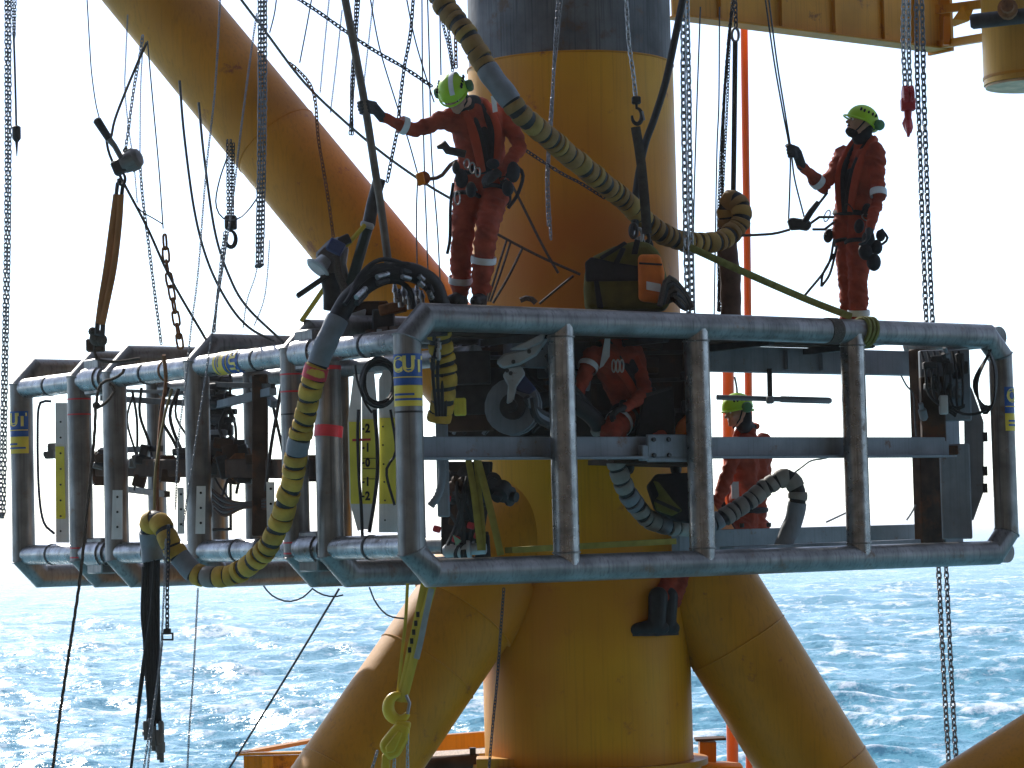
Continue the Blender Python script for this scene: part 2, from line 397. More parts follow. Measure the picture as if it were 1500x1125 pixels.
def ring(t, s0=0, s1=SW, op=False, r=TR, m=STEEL):
    mb = MB(); P = [Fr(s, t, h) for s, h in ring_path(s0, s1, op)]
    mb.tube(P, r, 32, closed=not op, up=None)
    o = mb.build('ring_frame', m, cage, ang=.25)
    a, b_, lo, hi = s0 + TR, s1 - TR, TR, HH - TR
    # weld beads along the mitres
    for (p, q, nx) in ([((a, lo + CH), (a, hi - CH), 0), ] + ([] if op else [((b_, lo + CH), (b_, hi - CH), 0)])):
        for (s_, h_), sg in ((p, -1), (q, 1)):
            dsg = 1 if s_ < (s0 + s1) / 2 else -1
            tn = (Zv * sg + (Zv * sg + Uv * dsg).normalized()).normalized(); e2 = Vv.cross(tn).normalized(); c = Fr(s_, t, h_)
            mb = MB(); mb.tube([c + (Vv * math.cos(q_) + e2 * math.sin(q_) / .92) * (r + .001) for q_ in [2 * math.pi * i / 28 for i in range(28)]], .007, 5, closed=True); mb.build('weld_bead', m, o)
    return o
T_R = [TR, 1.13, 1.59, 3.0, 4.33, 4.94, 6.0]
front = ring(TR, m=STEEL)
for s, tilt in ((1.51, .0), (2.84, .0), (4.51, .0)):
    mb = MB(); mb.tube([Fr(s - .02, TR, TR), Fr(s - .02, TR, HH - TR)], TR * .98, 20); mb.build('upright', STEEL2, front)
    for h in (.215, HH - .215):        # weld beads where the uprights meet the chords
        mb = MB(); mb.tube([Fr(s - .02, TR, TR) + Zv * (h - TR) + (Uv * math.cos(a) + Vv * math.sin(a)) * TR for a in [2 * math.pi * i / 24 for i in range(24)]], .008, 5, closed=True); mb.build('weld_bead', STEEL, front)
rings = [front]
for t in T_R[1:]:
    rings.append(ring(t, 0, 1.55, True))
for i, t in enumerate(T_R[1:]):        # inner uprights of the C-shaped rings
    if t > 2:
        mb = MB(); mb.tube([Fr(1.45, t, TR), Fr(1.45, t, HH - TR)], .085, 18); mb.build('upright', STEEL, rings[i + 1])
# longitudinal tubes between rings (left side, top and bottom) and flange collars
for h in (HH - .27, .29):
    for i in range(len(T_R) - 1):
        mb = MB(); mb.tube([Fr(TR + .01, T_R[i] + .03, h), Fr(TR + .01, T_R[i + 1] - .03, h)], .088, 20)
        tb = mb.build('side_tube', STEEL2, cage)
        L = T_R[i + 1] - T_R[i]
        for q in ((.35, .6) if L > 1.1 else (.5,)):
            mb = MB(); c = Fr(TR + .01, T_R[i] + L * q, h); mb.tube([c - Vv * .012, c + Vv * .012], .0935, 20)
            mb.build('band', RUST if (i == 3 and q < .5) else DARK, tb)
    for t in (1.36, 4.63):
        mb = MB(); c = Fr(TR + .01, t, h); mb.tube([c - Vv * .17, c - Vv * .1, c - Vv * .1, c + Vv * .1, c + Vv * .1, c + Vv * .17], [.105, .105, .118, .118, .105, .105], 24)
        cp = mb.build('coupling', STEEL2, cage, ang=.4)
        mb = MB(); mb.box(Fr(TR + .02, t, h + (.02 if h > 1 else -.02)), Vv * .13, Uv * .075, Zv * .15); jp = mb.build('joint_plate', STEEL, cage, bevel=.012)
        for dz in (-.05, .04):
            mb = MB(); mb.box(Fr(TR + .02, t, h + dz), Vv * .132, Uv * .078, Zv * .006); mb.build('marker_line', REDT, jp)
# inner long tubes of the left arm
for h in (HH - .27, .29):
    mb = MB(); mb.tube([Fr(1.45, 1.1, h), Fr(1.45, 5.85, h)], .07, 14); mb.build('inner_tube', STEEL, cage)
# mid rail behind the front ring
mb = MB(); c = Fr(0, .27, 1.0)
mb.bar(Fr(.25, .27, 1.0), Fr(5.72, .27, 1.0), .06, .15); mid = mb.build('mid_rail', GREYP, cage, bevel=.006)
mb = MB(); mb.bar(Fr(.25, .235, .915), Fr(5.72, .235, .915), .16, .016); mb.build('flange', GREYP, mid)
mb = MB(); mb.bar(Fr(2.35, .17, .985), Fr(3.0, .17, .985), .03, .21); mb.bar(Fr(2.30, .19, .95), Fr(2.36, .19, .95), .06, .12)
mb.build('splice_plate', GREYP, mid, bevel=.008)
for s_ in (2.40, 2.55, 2.8, 2.95):
    for h in (.93, 1.05):
        mb = MB(); c = Fr(s_, .155, h); mb.cyl(c, c - Vv * .022, .017, 6); mb.build('bolt', DARK, mid)
# second ring on the right side
mb = MB(); mb.bar(Fr(1.7, 1.03, 1.75), Fr(6.15, 1.03, 1.75), .12, .21); tb2 = mb.build('cross_beam', GREYP, cage, bevel=.006)
for s in (4.55, 4.95):
    mb = MB(); mb.bar(Fr(s, .945, 1.75), Fr(s + .06, .945, 1.75), .045, .16); mb.build('stiffener', GREYP, tb2)
mb = MB(); mb.bar(Fr(3.35, 1.03, .25), Fr(6.25, 1.03, .25), .10, .21); bb2 = mb.build('cross_beam', GREYP, cage, bevel=.006)
mb = MB(); mb.bar(Fr(3.35, .42, .19), Fr(5.45, .42, .20), .16, .06); mb.build('channel', GREYP, cage, bevel=.005)
for s in (4.05, 4.35, 5.3, 5.42):
    mb = MB(); c = Fr(s, 1.0, .365); mb.cyl(c, c + Zv * .035, .02, 8); mb.build('bolt', DARK, bb2)
for s, wd in ((5.86, .26), (6.12, .22)):
    mb = MB(); mb.bar(Fr(s, .64, .14), Fr(s, .64, 1.84), wd, .10, up=Vv); mb.build('upright', BROWN if s < 5.9 else GREYP, tb2, bevel=.008)
for h in (HH - TR, TR):                # right end long tubes joining ring one and two
    mb = MB(); mb.tube([Fr(SW - TR, TR, h), Fr(SW - TR, 1.15, h)], .088, 18); mb.build('side_tube', STEEL, cage)
    mb = MB(); mb.tube([Fr(1.45, .15, h - .0), Fr(1.45, 1.0, h - .0)], .06, 12); mb.build('inner_tube', STEEL, cage)
# decking planks under the workers' feet
for i in range(5):
    t = .30 + i * .155
    mb = MB(); mb.bar(Fr(.35, t, 1.875 + .006 * (i % 2)), Fr(5.35, t, 1.875 + .006 * (i % 3)), .14, .045)
    mb.build('plank', BROWN, cage, bevel=.004)
for s in (.5, 1.45, 2.6, 3.7, 4.8):
    mb = MB(); mb.bar(Fr(s, .2, 1.825), Fr(s, 1.0, 1.825), .06, .05); mb.build('bearer', DARK, cage)

# ------------------------------------------------------------------ top right: lifting girder and cylinder
Pa, Pb = at(985, 22, 24.2), at(1376, 78, 26.3); zb = (Pa.z + Pb.z) / 2; Pa.z = zb; Pb.z = zb
gd = (Pb - Pa).normalized(); gn = Vector((gd.y, -gd.x, 0))
GOLDW = mat('golden_orange_paint', (.58,.27,.02), .5, 0, var=.2, scale=1.5, streak=.35, rust=.12)
gir = thing('lifting_girder', Pa, 'deep orange plate girder with upright stiffeners crossing the top right corner', 'girder')
mb = MB(); mb.bar(Pa + Zv * .9, Pb + Zv * .9, .03, 1.8); mb.build('web', GOLDW, gir)
mb = MB(); mb.bar(Pa + Zv * .01, Pb + Zv * .01, .22, .022); mb.build('flange', ORGJ, gir, bevel=.004)
L = (Pb - Pa).length
for q in (.16, .38, .58, .77, .90):
    mb = MB(); c = Pa + gd * L * q; mb.box(c + Zv * .92 + gn * .035, gd * .010, gn * .022, Zv * .88); mb.build('stiffener', GOLDW, gir)
mb = MB(); mb.box(Pb + Zv * .9 + gd * .02, gd * .018, gn * .16, Zv * .92); mb.build('end_plate', ORGJ, gir)
mb = MB(); mb.bar(Pb + Zv * .06, at(1470, 50, 24.6), .07, .075); br = mb.build('tie_bar', ORGJ, gir)
mb = MB(); mb.bar(at(1386, 66, 25.9), at(1387, 25, 25.9), .06, .06, up=(0,1,0)); mb.build('tie_bar', YELJ, gir)
mb = MB(); mb.bar(at(1375, 14, 26), at(1470, 2, 24.8), .07, .08); mb.build('tie_bar', ORGJ, gir)
mb = MB(); mb.prism([at(1398, 38, 25.6), at(1420, 30, 25.4), at(1428, 8, 25.4), at(1410, 8, 25.4), at(1396, 28, 25.5)], (0, .05, 0)); mb.build('lug', YELJ, gir)
cc = at(1507, 125, 24.5)
cyl = thing('lifting_cylinder', cc, 'fat golden steel cylinder hanging with its flat bottom visible in the top right corner', 'cylinder')
mb = MB(); mb.tube([cc + Zv * .012, cc + Zv * 2.2], .405, 56); mb.build('barrel', mat('golden_paint', (.55,.30,.05), .4, .25, var=.12, scale=2, streak=.25), cyl)
mb = MB(); mb.tube([cc - Zv * .012, cc + Zv * .008], .39, 56); mb.build('base_plate', mat('pale_primer', (.60,.40,.25), .6, 0, var=.35, scale=6), cyl)
mb = MB(); mb.tube([cc + Zv * .06, cc + Zv * .085], .412, 56); mb.build('band', ORGJ, cyl)
mb = MB(); a, b = at(1421, 32, 23.9), at(1530, 20, 23.8); mb.tube([a, a.lerp(b, .04), b], [.05, .07, .07], 18)
pp = tag(mb.build('dark_pipe', DARK), 'short dark round pipe end lying across the golden cylinder', 'pipe')
mb = MB(); c = at(1476, 13, 23.75); mb.lathe(c, (-.2, -1, .1), [(-.1, .09), (.03, .09), (.05, .06), (.1, .055)], 14); mb.build('pin', RUST, pp)

# ------------------------------------------------------------------ landing at the foot of the leg
lan = thing('landing_platform', at(480, 1160, 23), 'low yellow deck edge with orange kerb beams at the foot of the leg', 'platform')
SUNY = mat('sunlit_yellow_paint', (.62,.30,.02), .5, 0, var=.12, scale=3, streak=.3, rust=.12)  # brighter yellow, with the sunlit look put into its colour
c0 = at(357, 1104, 22.6); c1 = at(470, 1106, 22.6)
mb = MB(); mb.box(((c0.x + c1.x) / 2 + .2, 22.6, c0.z - .32), ((c1.x - c0.x) / 2 + .2, 0, 0), (0, .02, 0), (0, 0, .30)); mb.build('fascia', SUNY, lan)
mb = MB(); mb.bar((c0.x - .05, 22.57, c0.z), (c1.x + .4, 22.57, c0.z), .12, .02); mb.build('kerb', SUNY, lan)
mb = MB(); mb.bar((c0.x - .03, 22.6, c0.z), (c0.x + 1.0, 24.4, c0.z + .05), .1, .03); mb.build('kerb', ORGJ, lan)
mb = MB(); q = at(392, 1108, 22.5); mb.bar((q.x, 22.5, q.z - .5), (q.x, 22.5, q.z), .09, .06, up=(0,1,0)); mb.build('stiffener', SUNY, lan)
mb = MB(); a, b = at(600, 1092, 23.6), at(722, 1082, 23.9); mb.bar(a, b, .1, .14); mb.build('kerb', ORGJ, lan, bevel=.01)
mb = MB(); a, b = at(590, 1112, 22.9), at(722, 1104, 23.2); mb.bar(a, b, .5, .06); mb.build('plank', mat('pale_timber', (.42,.36,.30), .8, 0, var=.3, scale=9, stretch=(8,1,1)), lan)
mb = MB(); a, b = at(610, 1122, 22.4), at(702, 1114, 22.5); mb.tube([a, a.lerp(b, .06), a.lerp(b, .94), b], [.05, .062, .062, .05], 14); mb.build('pipe', BROWN, lan)
for q in (.12, .9):
    mb = MB(); c = a.lerp(b, q); mb.box(c + Zv * .07, (.025, 0, 0), (0, .03, 0), (0, 0, .04)); mb.build('clamp', DARK, lan)
mb = MB(); a, b = at(698, 1124, 22.2), at(785, 1124, 22.2); mb.bar(a, b, .3, .16); mb.build('step', SUNY, lan, bevel=.006)
mb = MB(); a, b = at(1018, 1083, 23.2), at(1062, 1081, 23.2); mb.bar(a, b, .25, .02); mb.build('ledge', BROWN, lan)
mb = MB(); a, b = at(1036, 1086, 23.2), at(1036, 1116, 23.2); mb.bar(a, b, .14, .2, up=(0,1,0)); mb.build('ledge', ORGJ, lan)
mb = MB(); a, b = at(1010, 1124, 23), at(1078, 1124, 23.2); mb.bar(a, b, .3, .09); mb.build('ledge', ORGJ, lan, bevel=.03)

# ------------------------------------------------------------------ stickers on the frame
def text_mesh(txt, size):
    cu = bpy.data.curves.new('lettering', 'FONT'); cu.body = txt; cu.size = size; cu.align_x = 'CENTER'; cu.align_y = 'CENTER'; cu.resolution_u = 3; cu.offset = size * .05
    o = bpy.data.objects.new('lettering', cu); C.objects.link(o)
    dg = bpy.context.evaluated_depsgraph_get(); me = bpy.data.meshes.new_from_object(o.evaluated_get(dg))
    V = [v.co.copy() for v in me.vertices]; Fc = [tuple(p.vertices) for p in me.polygons]
    bpy.data.objects.remove(o); bpy.data.curves.remove(cu); bpy.data.meshes.remove(me)
    return V, Fc
def wrap_on(c, axis, front, r, fn):
    """maps flat (x, z) to a cylinder of radius r round `axis` through c; x = 0 faces `front`"""
    ax = Vector(axis).normalized(); fr = Vector(front); fr = (fr - ax * fr.dot(ax)).normalized(); sd = fr.cross(ax)   # right-hand side as seen from the front
    return lambda x, z, e=0: c + ax * z + (fr * math.cos(x / r) - sd * math.sin(x / r)) * (r + e)
def patch(mb, mp, x0, x1, z0, z1, e, mi, n=14):
    vs = []; fs = []
    for i in range(n + 1):
        x = x0 + (x1 - x0) * i / n
        vs += [mp(x, z0, e), mp(x, z1, e)]
    for i in range(n): fs.append((2*i, 2*i+2, 2*i+3, 2*i+1))
    mb.add(vs, fs, mi)
def sticker(parent, c, axis, r, front, hw=.14, size=.15, rot=False, name='sticker'):
    mp = wrap_on(c, axis, front, r, None); mb = MB()
    patch(mb, mp, -hw, hw, -.03, .19, .003, 0); patch(mb, mp, -hw, hw, -.18, -.034, .003, 1)
    patch(mb, mp, -hw * .95, hw * .95, .02, .028, .006, 1)
    patch(mb, mp, -hw * .8, hw * .8, -.14, -.125, .006, 0); patch(mb, mp, -hw * .8, hw * .3, -.105, -.09, .006, 0)
    V, Fc = text_mesh('CUT', size)
    mb.add([mp(v.x * .8, v.y + .11, .007) for v in V], Fc, 2)
    return mb.build(name, [BLUES, YELS, mat('sticker_letters', (.75,.60,.15), .4, 0, bump=0)], parent, smooth=False)
toc = lambda p: (EYE - p).normalized()
c = Fr(TR, TR, 1.46); sticker(front, c, Zv, TR, toc(c))
c = Fr(TR, 6.0, 1.36); sticker(rings[6], c, Zv, TR, toc(c) + Vector((-.9, 0, 0)))
c = Fr(SW - TR, TR, 1.30); sticker(front, c, Zv, TR, toc(c) + Vector((3, .6, 0)))
c = Fr(TR + .01, 2.45, HH - .27); mp_front = toc(c) + Vector((-.3, 0, .15)); sticker(cage, c, -Vv, .0885, mp_front, size=.12)
# red tape and marker lines
def band(parent, c, axis, r, wd, m, name='tape'):
    mb = MB(); ax = Vector(axis).normalized(); mb.tube([c - ax * wd / 2, c + ax * wd / 2], r, 20, caps=False); return mb.build(name, m, parent)
band(rings[1], Fr(TR, 1.13, 1.15), Zv + Uv * .12, TR + .006, .085, REDT); band(rings[1], Fr(TR, 1.13, 1.62), Zv, TR + .004, .03, REDT)
for i in (2, 5):
    for h in (1.60, 1.47, .34, .26): band(rings[i], Fr(TR, T_R[i], h), Zv, TR + .002, .012, REDT, 'marker_line')
band(front, Fr(TR, TR, 1.24), Zv, TR + .002, .014, INK, 'marker_line'); band(rings[2], Fr(TR, 1.59, 1.3), Zv, TR + .002, .012, INK, 'marker_line')

# ------------------------------------------------------------------ scale boards
def board(poly, Y, th, m, label=None, parent=cage, name='scale_board'):
    P = [at(x, y, Y) for x, y in poly]; mb = MB(); mb.prism(P, (0.0, th, 0)); return mb.build(name, m, parent, smooth=False)
def decal(parent, poly, Y, m, name='painted_panel'):
    P = [at(x, y, Y) for x, y in poly]; mb = MB(); mb.prism(P, (0, .004, 0)); return mb.build(name, m, parent, smooth=False)
def glyph(parent, txt, px, py, Y, h, m=INK, name='numeral', sx=.8):
    V, Fc = text_mesh(txt, h); mb = MB(); c = at(px, py, Y); mb.add([c + CR * v.x * sx + CU * v.y for v in V], Fc); return mb.build(name, m, parent, smooth=False)
YB = 19.75
b1 = board([(509, 620), (518, 548), (529, 548), (529, 640), (528, 720), (531, 775), (524, 778), (512, 735)], YB + .02, .02, WHITEP)
decal(b1, [(511, 618), (528, 618), (527, 738), (514, 738)], YB + .012, YELP)
b2 = board([(530, 775), (530, 560), (536, 545), (548, 545), (553, 600), (553, 700), (548, 740), (543, 776)], YB, .02, WHITEP)
decal(b2, [(530, 614), (553, 614), (553, 700), (549, 738), (531, 738)], YB - .008, YELP)
for txt, y in (('2', 628), ('1', 656), ('0', 678), ('1', 706), ('2', 727)):
    glyph(b2, txt, 538.5, y, YB - .014, .085)
    decal(b2, [(530, y - 1), (534, y - 1), (534, y + 1.5), (530, y + 1.5)], YB - .014, INK, 'tick')
for y in (671, 686, 701): decal(b2, [(532, y), (552, y), (552, y + 1), (532, y + 1)], YB - .014, INK, 'tick')
decal(b2, [(516, 643), (543, 642), (543, 645.5), (516, 646.5)], YB - .03, REDT, 'pointer')
b3 = board([(555, 780), (555, 556), (562, 542), (580, 542), (586, 560), (586, 780)], YB + .05, .02, WHITEP)
decal(b3, [(556, 612), (580, 612), (580, 738), (556, 738)], YB + .042, YELP)
for x, y in ((561, 625), (561, 652), (562, 680), (563, 706), (564, 733), (564, 762)):
    mb = MB(); c = at(x, y, YB + .04); mb.cyl(c, c + Vector((0, -.012, 0)), .007, 6); mb.build('bolt', INK, b3)
for pth, r in (([(525, 600), (524, 640), (526, 700), (529, 740), (531, 790)], 5), ([(548, 600), (552, 640), (553, 690), (549, 730), (541, 780)], 6)):
    mb = MB(); mb.tube(catmull(pts(pth, YB - .06), .05), R(r, YB), 8); mb.build('cable', BLACK, cage)
b4 = board([(81, 590), (98, 590), (101, 795), (82, 795)], 23.6, .03, WHITEP)
decal(b4, [(81, 654), (94, 654), (96, 760), (82, 760)], 23.59, YELP)
for y in (618, 641, 664, 687, 710, 733, 756, 778):
    mb = MB(); c = at(89, y, 23.58); mb.cyl(c, c + Vector((0, -.012, 0)), .009, 6); mb.build('bolt', INK, b4)
for poly, Y in (([(165, 718), (179, 718), (179, 790), (163, 790)], 22.3), ([(260, 714), (269, 714), (270, 782), (260, 782)], 21.2), ([(288, 712), (301, 712), (300, 782), (286, 782)], 21.1), ([(390, 706), (402, 706), (402, 770), (391, 770)], 20.3)):
    b = board(poly, Y, .015, WHITEP, name='bracket_plate')
    for k in range(3):
        x = sum(p[0] for p in poly) / 4 + .5; y = poly[0][1] + 10 + k * 22
        mb = MB(); c = at(x, y, Y - .004); mb.cyl(c, c + Vector((0, -.006, 0)), .010, 8); mb.build('hole', INK, b)
b5 = board([(1412, 552), (1424, 570), (1441, 618), (1441, 720), (1426, 762), (1415, 762)], 23.0, .03, GREYP, name='guide_plate')
for y in (600, 640, 690, 715):
    mb = MB(); c = at(1443, y, 22.95); mb.box(c, (.018, 0, 0), (0, .02, 0), (0, 0, .04)); mb.build('bolt', DARK, b5)

# ------------------------------------------------------------------ chains, ropes, wires
def link_template(W, L, d, ns=12, nc=5):
    """one chain link in its own plane: long axis x, width y"""
    a = (L - W) / 2; r = (W - d) / 2; path = []
    for i in range(ns):
        t = 2 * math.pi * i / ns
        path.append(Vector(((a if math.cos(t) > 1e-6 else -a if math.cos(t) < -1e-6 else 0) + r * math.cos(t), r * math.sin(t), 0)))
    mb = MB(); mb.tube(path, d / 2, nc, closed=True, up=(0, 0, 1)); return mb.v, mb.f
def chain(label, strands, Y, wpx, m=None, group=None, parts=False, ratio=1.5, thick=.3, name='chain', twist=0.0, root=None, cat='chain'):
    """strands: pixel paths; every strand is a run of real interlocked links"""
    m = m or CHAINM; first = strands[0][0]; Y0 = first[2] if len(first) > 2 else Y
    W = wpx * Y0 / F; L = W * ratio; d = W * thick; pitch = L - 2 * d
    if parts and root is None:
        P = pts(strands[0], Y); root = thing(name, min(P, key=lambda p: p.z), label, cat, group)
    tv, tf = link_template(W, L, d); tv = [Vector(v) for v in tv]; mb = MB(); me = None
    for sidx, st in enumerate(strands):
        Q = catmull(pts(st, Y), pitch); ph = random.random() * 6.28 if not parts else .5
        for i in range(len(Q) - 1):
            c = (Q[i] + Q[i + 1]) / 2; t = (Q[i + 1] - Q[i]).normalized()
            x = t.cross(Vector((0, 1, .1))).normalized(); z = t.cross(x)
            a = math.pi / 4 + (math.pi / 2) * (i % 2) + twist * i + (random.uniform(-.18, .18))
            yy = x * math.cos(a) + z * math.sin(a); zz = t.cross(yy)
            M = Matrix((t, yy, zz)).transposed()
            if parts:
                if me is None:
                    m2 = MB(); m2.v = [tuple(v) for v in tv]; m2.f = list(tf); m2.m = [0] * len(tf)
                    ORG['__z'] = Vector((0, 0, 0)); tmp = type('q', (), {'name': '__z'})
                    me = bpy.data.meshes.new('link'); me.from_pydata(m2.v, [], m2.f); me.materials.append(m); me.shade_smooth()
                o = bpy.data.objects.new('link', me); C.objects.link(o); o.parent = root
                o.matrix_basis = Matrix.Translation(c - ORG[root.name]) @ M.to_4x4()
            else:
                mb.add([c + M @ v for v in tv], tf)
    if parts: return root
    if root is not None: return mb.build('chain', m, root)
    return tag(mb.build(name, m), label, cat, group)
def rope(label, L, Y, wpx, m=None, cat='rope', name='rope', n=6, group=None, step=.05, lay=False, root=None):
    p = L[0]; Y0 = p[2] if len(p) > 2 else Y; r = R(wpx, Y0); Q = catmull(pts(L, Y), step if not lay else .03)
    mb = MB()
    if lay:                              # three twisted strands
        for k in range(3):
            PP = []
            for i, q in enumerate(Q):
                t = (Q[min(i + 1, len(Q) - 1)] - Q[max(i - 1, 0)]).normalized(); x = t.orthogonal().normalized(); y = t.cross(x); a = i * .55 + k * 2.094
                PP.append(q + (x * math.cos(a) + y * math.sin(a)) * r * .5)
            mb.tube(PP, r * .56, 5)
    else: mb.tube(Q, r, n)
    if root is not None: return mb.build(name, m or WIRE, root)
    return tag(mb.build(name, m or WIRE), label, cat, group)
def strap(L, Y, wpx, th, m, root=None, name='strap', step=.06, face=None):
    """flat webbing facing the camera"""
    p = L[0]; Y0 = p[2] if len(p) > 2 else Y; Q = catmull(pts(L, Y), step); mb = MB()
    mb.tube(Q, R(wpx, Y0), 10, up=(0, 1, 0), flat=(1, th))
    return mb.build(name, m, root)

G1 = 'chain strands hanging round the cage'
chain('long dark hand chain loop hanging at the far left edge', [[(9, -10), (9, 300), (4, 560), (1, 740), (3, 752), (6, 740), (9, 560), (14, 300), (14, -10)]], 20.5, 7, CHAINM)
t = thing('pendant_weight', at(24, 230, 20.8), 'slim rope and pointed dark weight hanging beside the far left chain', 'weight')
rope('', [(20, 50), (22, 110), (24, 190)], 20.8, 3.4, WIRE, root=t); chain('', [[(18, -10), (20, 55)], [(23, -10), (21, 55)]], 20.8, 5, CHAINM, root=t)
mb = MB(); mb.lathe(at(24, 184, 20.8), (0, 0, -1), [(0, .018), (.01, .034), (.1, .034), (.12, .02), (.13, .012), (.24, .004)], 12); mb.build('weight', DARK, t)

rope('thin lone cable curving down to the lever hoist handle at upper left', [(127, -10), (131, 60), (134, 105), (140, 150), (146, 175)], 20.9, 2, WIRE, 'cable', 'cable')
rope('dark rope slanting from the brace to the lever hoist and on to the cage top', [(215, 62), (196, 105), (170, 170), (163, 200)], 20.8, 4, ROPE)
rope('dark rope slanting from the lever hoist down right to the cage top', [(154, 190), (160, 225), (178, 262), (215, 332), (250, 408), (302, 498)], 20.75, 4, ROPE)
rope('thin cord swinging from the slanting rope to the rusty chain', [(194, 295), (208, 310), (225, 320), (238, 328)], 20.7, 2, ROPE, 'cord', 'cord')
chain('medium chain from the brace edge down to the lever hoist', [[(209, 52), (205, 80), (196, 130), (188, 190), (183, 224)]], 20.85, 6, CHAINM)
chain('medium chain running from the lever hoist down to the cage top', [[(205, 240), (209, 290), (216, 345), (226, 425), (236, 503)]], 20.85, 6, CHAINM)
chain('fine pale chain hanging left of the medium chain at upper left', [[(187, 22), (184, 90), (183, 130), (188, 185), (196, 240), (201, 296)]], 21.1, 3, CHAINM)
chain('fine pale chain hanging between the medium chain and the thin cable', [[(209, 72), (206, 130), (205, 225)]], 21.2, 3, CHAINM)
rope('thin cable dropping from the brace to the rusty twisted chain', [(216, 60), (224, 150), (233, 250), (239, 335)], 21.0, 2.2, WIRE, 'cable', 'cable')
chain('rusty twisted chain of large open links ending at the cage top', [[(241, 345), (244, 385), (250, 420), (256, 455), (264, 505)]], 21.0, 14, RUST, parts=True, ratio=1.9, thick=.27, twist=.35)
rope('left one of two dark cables drooping from the brace to the cage', [(263, 118), (270, 200), (285, 310), (305, 385), (335, 445), (365, 480), (402, 500)], 20.9, 4, WIRE, 'cable', 'cable')
rope('right one of two dark cables drooping from the brace to the cage', [(291, 150), (299, 230), (315, 340), (336, 405), (362, 450), (418, 504)], 20.9, 4, WIRE, 'cable', 'cable')
chain('fine chain crossing the brace and hanging down past the third ring', [[(323, -10), (315, 130), (302, 250), (290, 400), (280, 480), (272, 560), (262, 640), (257, 745)]], 19.9, 4, CHAINM)
chain('fine chain hanging against the dark brace left of the thick doubled chain', [[(376, 20), (366, 90), (353, 190), (340, 300), (325, 400), (312, 480), (300, 560), (288, 640), (268, 770)]], 19.95, 4, CHAINM)
chain('thick doubled chain hanging in a long loop in front of the brace', [[(380, -10), (380, 180), (377, 375), (380, 383), (384, 375), (388, 180), (389, -10)], [(384, -10), (384, 180), (380, 370)]], 20.2, 7.5, CHAINM)
t = thing('chain_hoist', at(338, 320, 20.6), 'dark chain block with an open bottom hook hanging below the brace', 'chain hoist')
chain('', [[(333, 205), (334, 317)], [(338, 205), (338, 317)], [(342, 210), (341, 317)]], 20.6, 5.5, CHAIND, root=t)
def hook(c, size, m, root, name='hook', dirn=1, up=1, n=10, open_=1.0):
    """J hook: shank, bowl and tip, thick in the bowl, in the camera-facing plane"""
    P = []; rr = []
    for i in range(17):
        a = math.radians(90 - i * (275 * open_) / 16)
        P.append(c + Vector((dirn * math.cos(a) * size * .62, 0, up * math.sin(a) * size))); q = i / 16
        rr.append(size * (.16 + .16 * math.sin(q * math.pi * .9) - .06 * q))
    P = [c + Vector((0, 0, up * size * 1.7))] + P; rr = [size * .2] + rr
    mb = MB(); mb.tube(P, rr, n); return mb.build(name, m, root)
c = at(338, 326, 20.6); mb = MB(); mb.box(c, (.046, 0, 0), (0, .04, 0), (0, 0, .055)); mb.build('hook_block', DARK, t, bevel=.015, seg=2)
hook(at(338, 350, 20.6), .062, DARK, t); mb = MB(); mb.tube([at(331, 345, 20.58), at(333, 358, 20.58)], .008, 6); mb.build('latch', DARK, t)
chain('doubled medium chain hanging from the chain block down to the cage', [[(333, 330), (326, 390), (318, 440), (314, 487)], [(329, 340), (322, 400), (313, 486)]], 20.8, 5.5, CHAINM)
rope('thin looped cable around the chain block below the brace', [(333, 230), (322, 262), (316, 295), (322, 315), (334, 322), (350, 320), (366, 305), (378, 288)], 20.5, 2.4, WIRE, 'cable', 'cable')

rope('steel wire running along the upper edge of the brace to the pulley', [(346, -10), (390, 48), (445, 120), (505, 178), (565, 228), (625, 270), (662, 292)], 21.8, 4, ROPEG, 'wire rope', 'wire_rope')
chain('dark diagonal chain from the top edge to the green helmet', [[(432, -5), (470, 20), (505, 45), (545, 72), (590, 98), (632, 126)]], 21.5, 7.5, CHAIND)
chain('medium chain crossing the gloved arm and ending on the brace', [[(606, -10), (601, 50), (592, 100), (586, 150), (582, 190), (574, 230), (567, 268)]], 21.2, 7, CHAIND)
chain('doubled chain hanging just right of the hand held pole', [[(526, -10), (521, 60), (517, 130), (513, 198)], [(522, -10), (519, 60), (515, 130), (516, 198)]], 22, 6.5, CHAIND)
chain('pair of small chains dropping to the leaning worker helmet', [[(640, -10), (650, 40), (658, 72), (663, 105)], [(648, -10), (657, 45), (664, 100)]], 21.2, 5.5, CHAIND)
chain('short rusty chain just above the leaning worker helmet', [[(667, 38), (668, 98)]], 21.2, 7, RUST)
for i, (L, lab) in enumerate([
    ([(406, -10), (402, 20), (395, 48)], 'thin wire left of the slanting chain near the top edge'),
    ([(458, -10), (448, 45), (439, 92)], 'thin wire above the brace between slanting chain and brace'),
    ([(541, -10), (556, 70), (580, 150), (598, 205), (612, 255)], 'thin wire slanting from the top edge to the pulley'),
    ([(594, -10), (606, 50), (620, 100), (636, 150)], 'thin wire slanting down behind the green helmet'),
    ([(618, -10), (619, 120), (622, 260), (625, 340), (628, 440)], 'left of the two upright wires beside the leaning worker'),
    ([(626, -10), (629, 90), (632, 220), (641, 340), (646, 440)], 'right of the two upright wires beside the leaning worker'),
    ([(644, -10), (645, 60), (646, 110)], 'short upright wire just behind the helmet of the leaning worker'),
    ([(612, 258), (610, 320), (612, 430)], 'short wire falling below the pulley')]):
    rope(lab, L, 22.3, 2.2, WIRE, 'wire', 'wire')
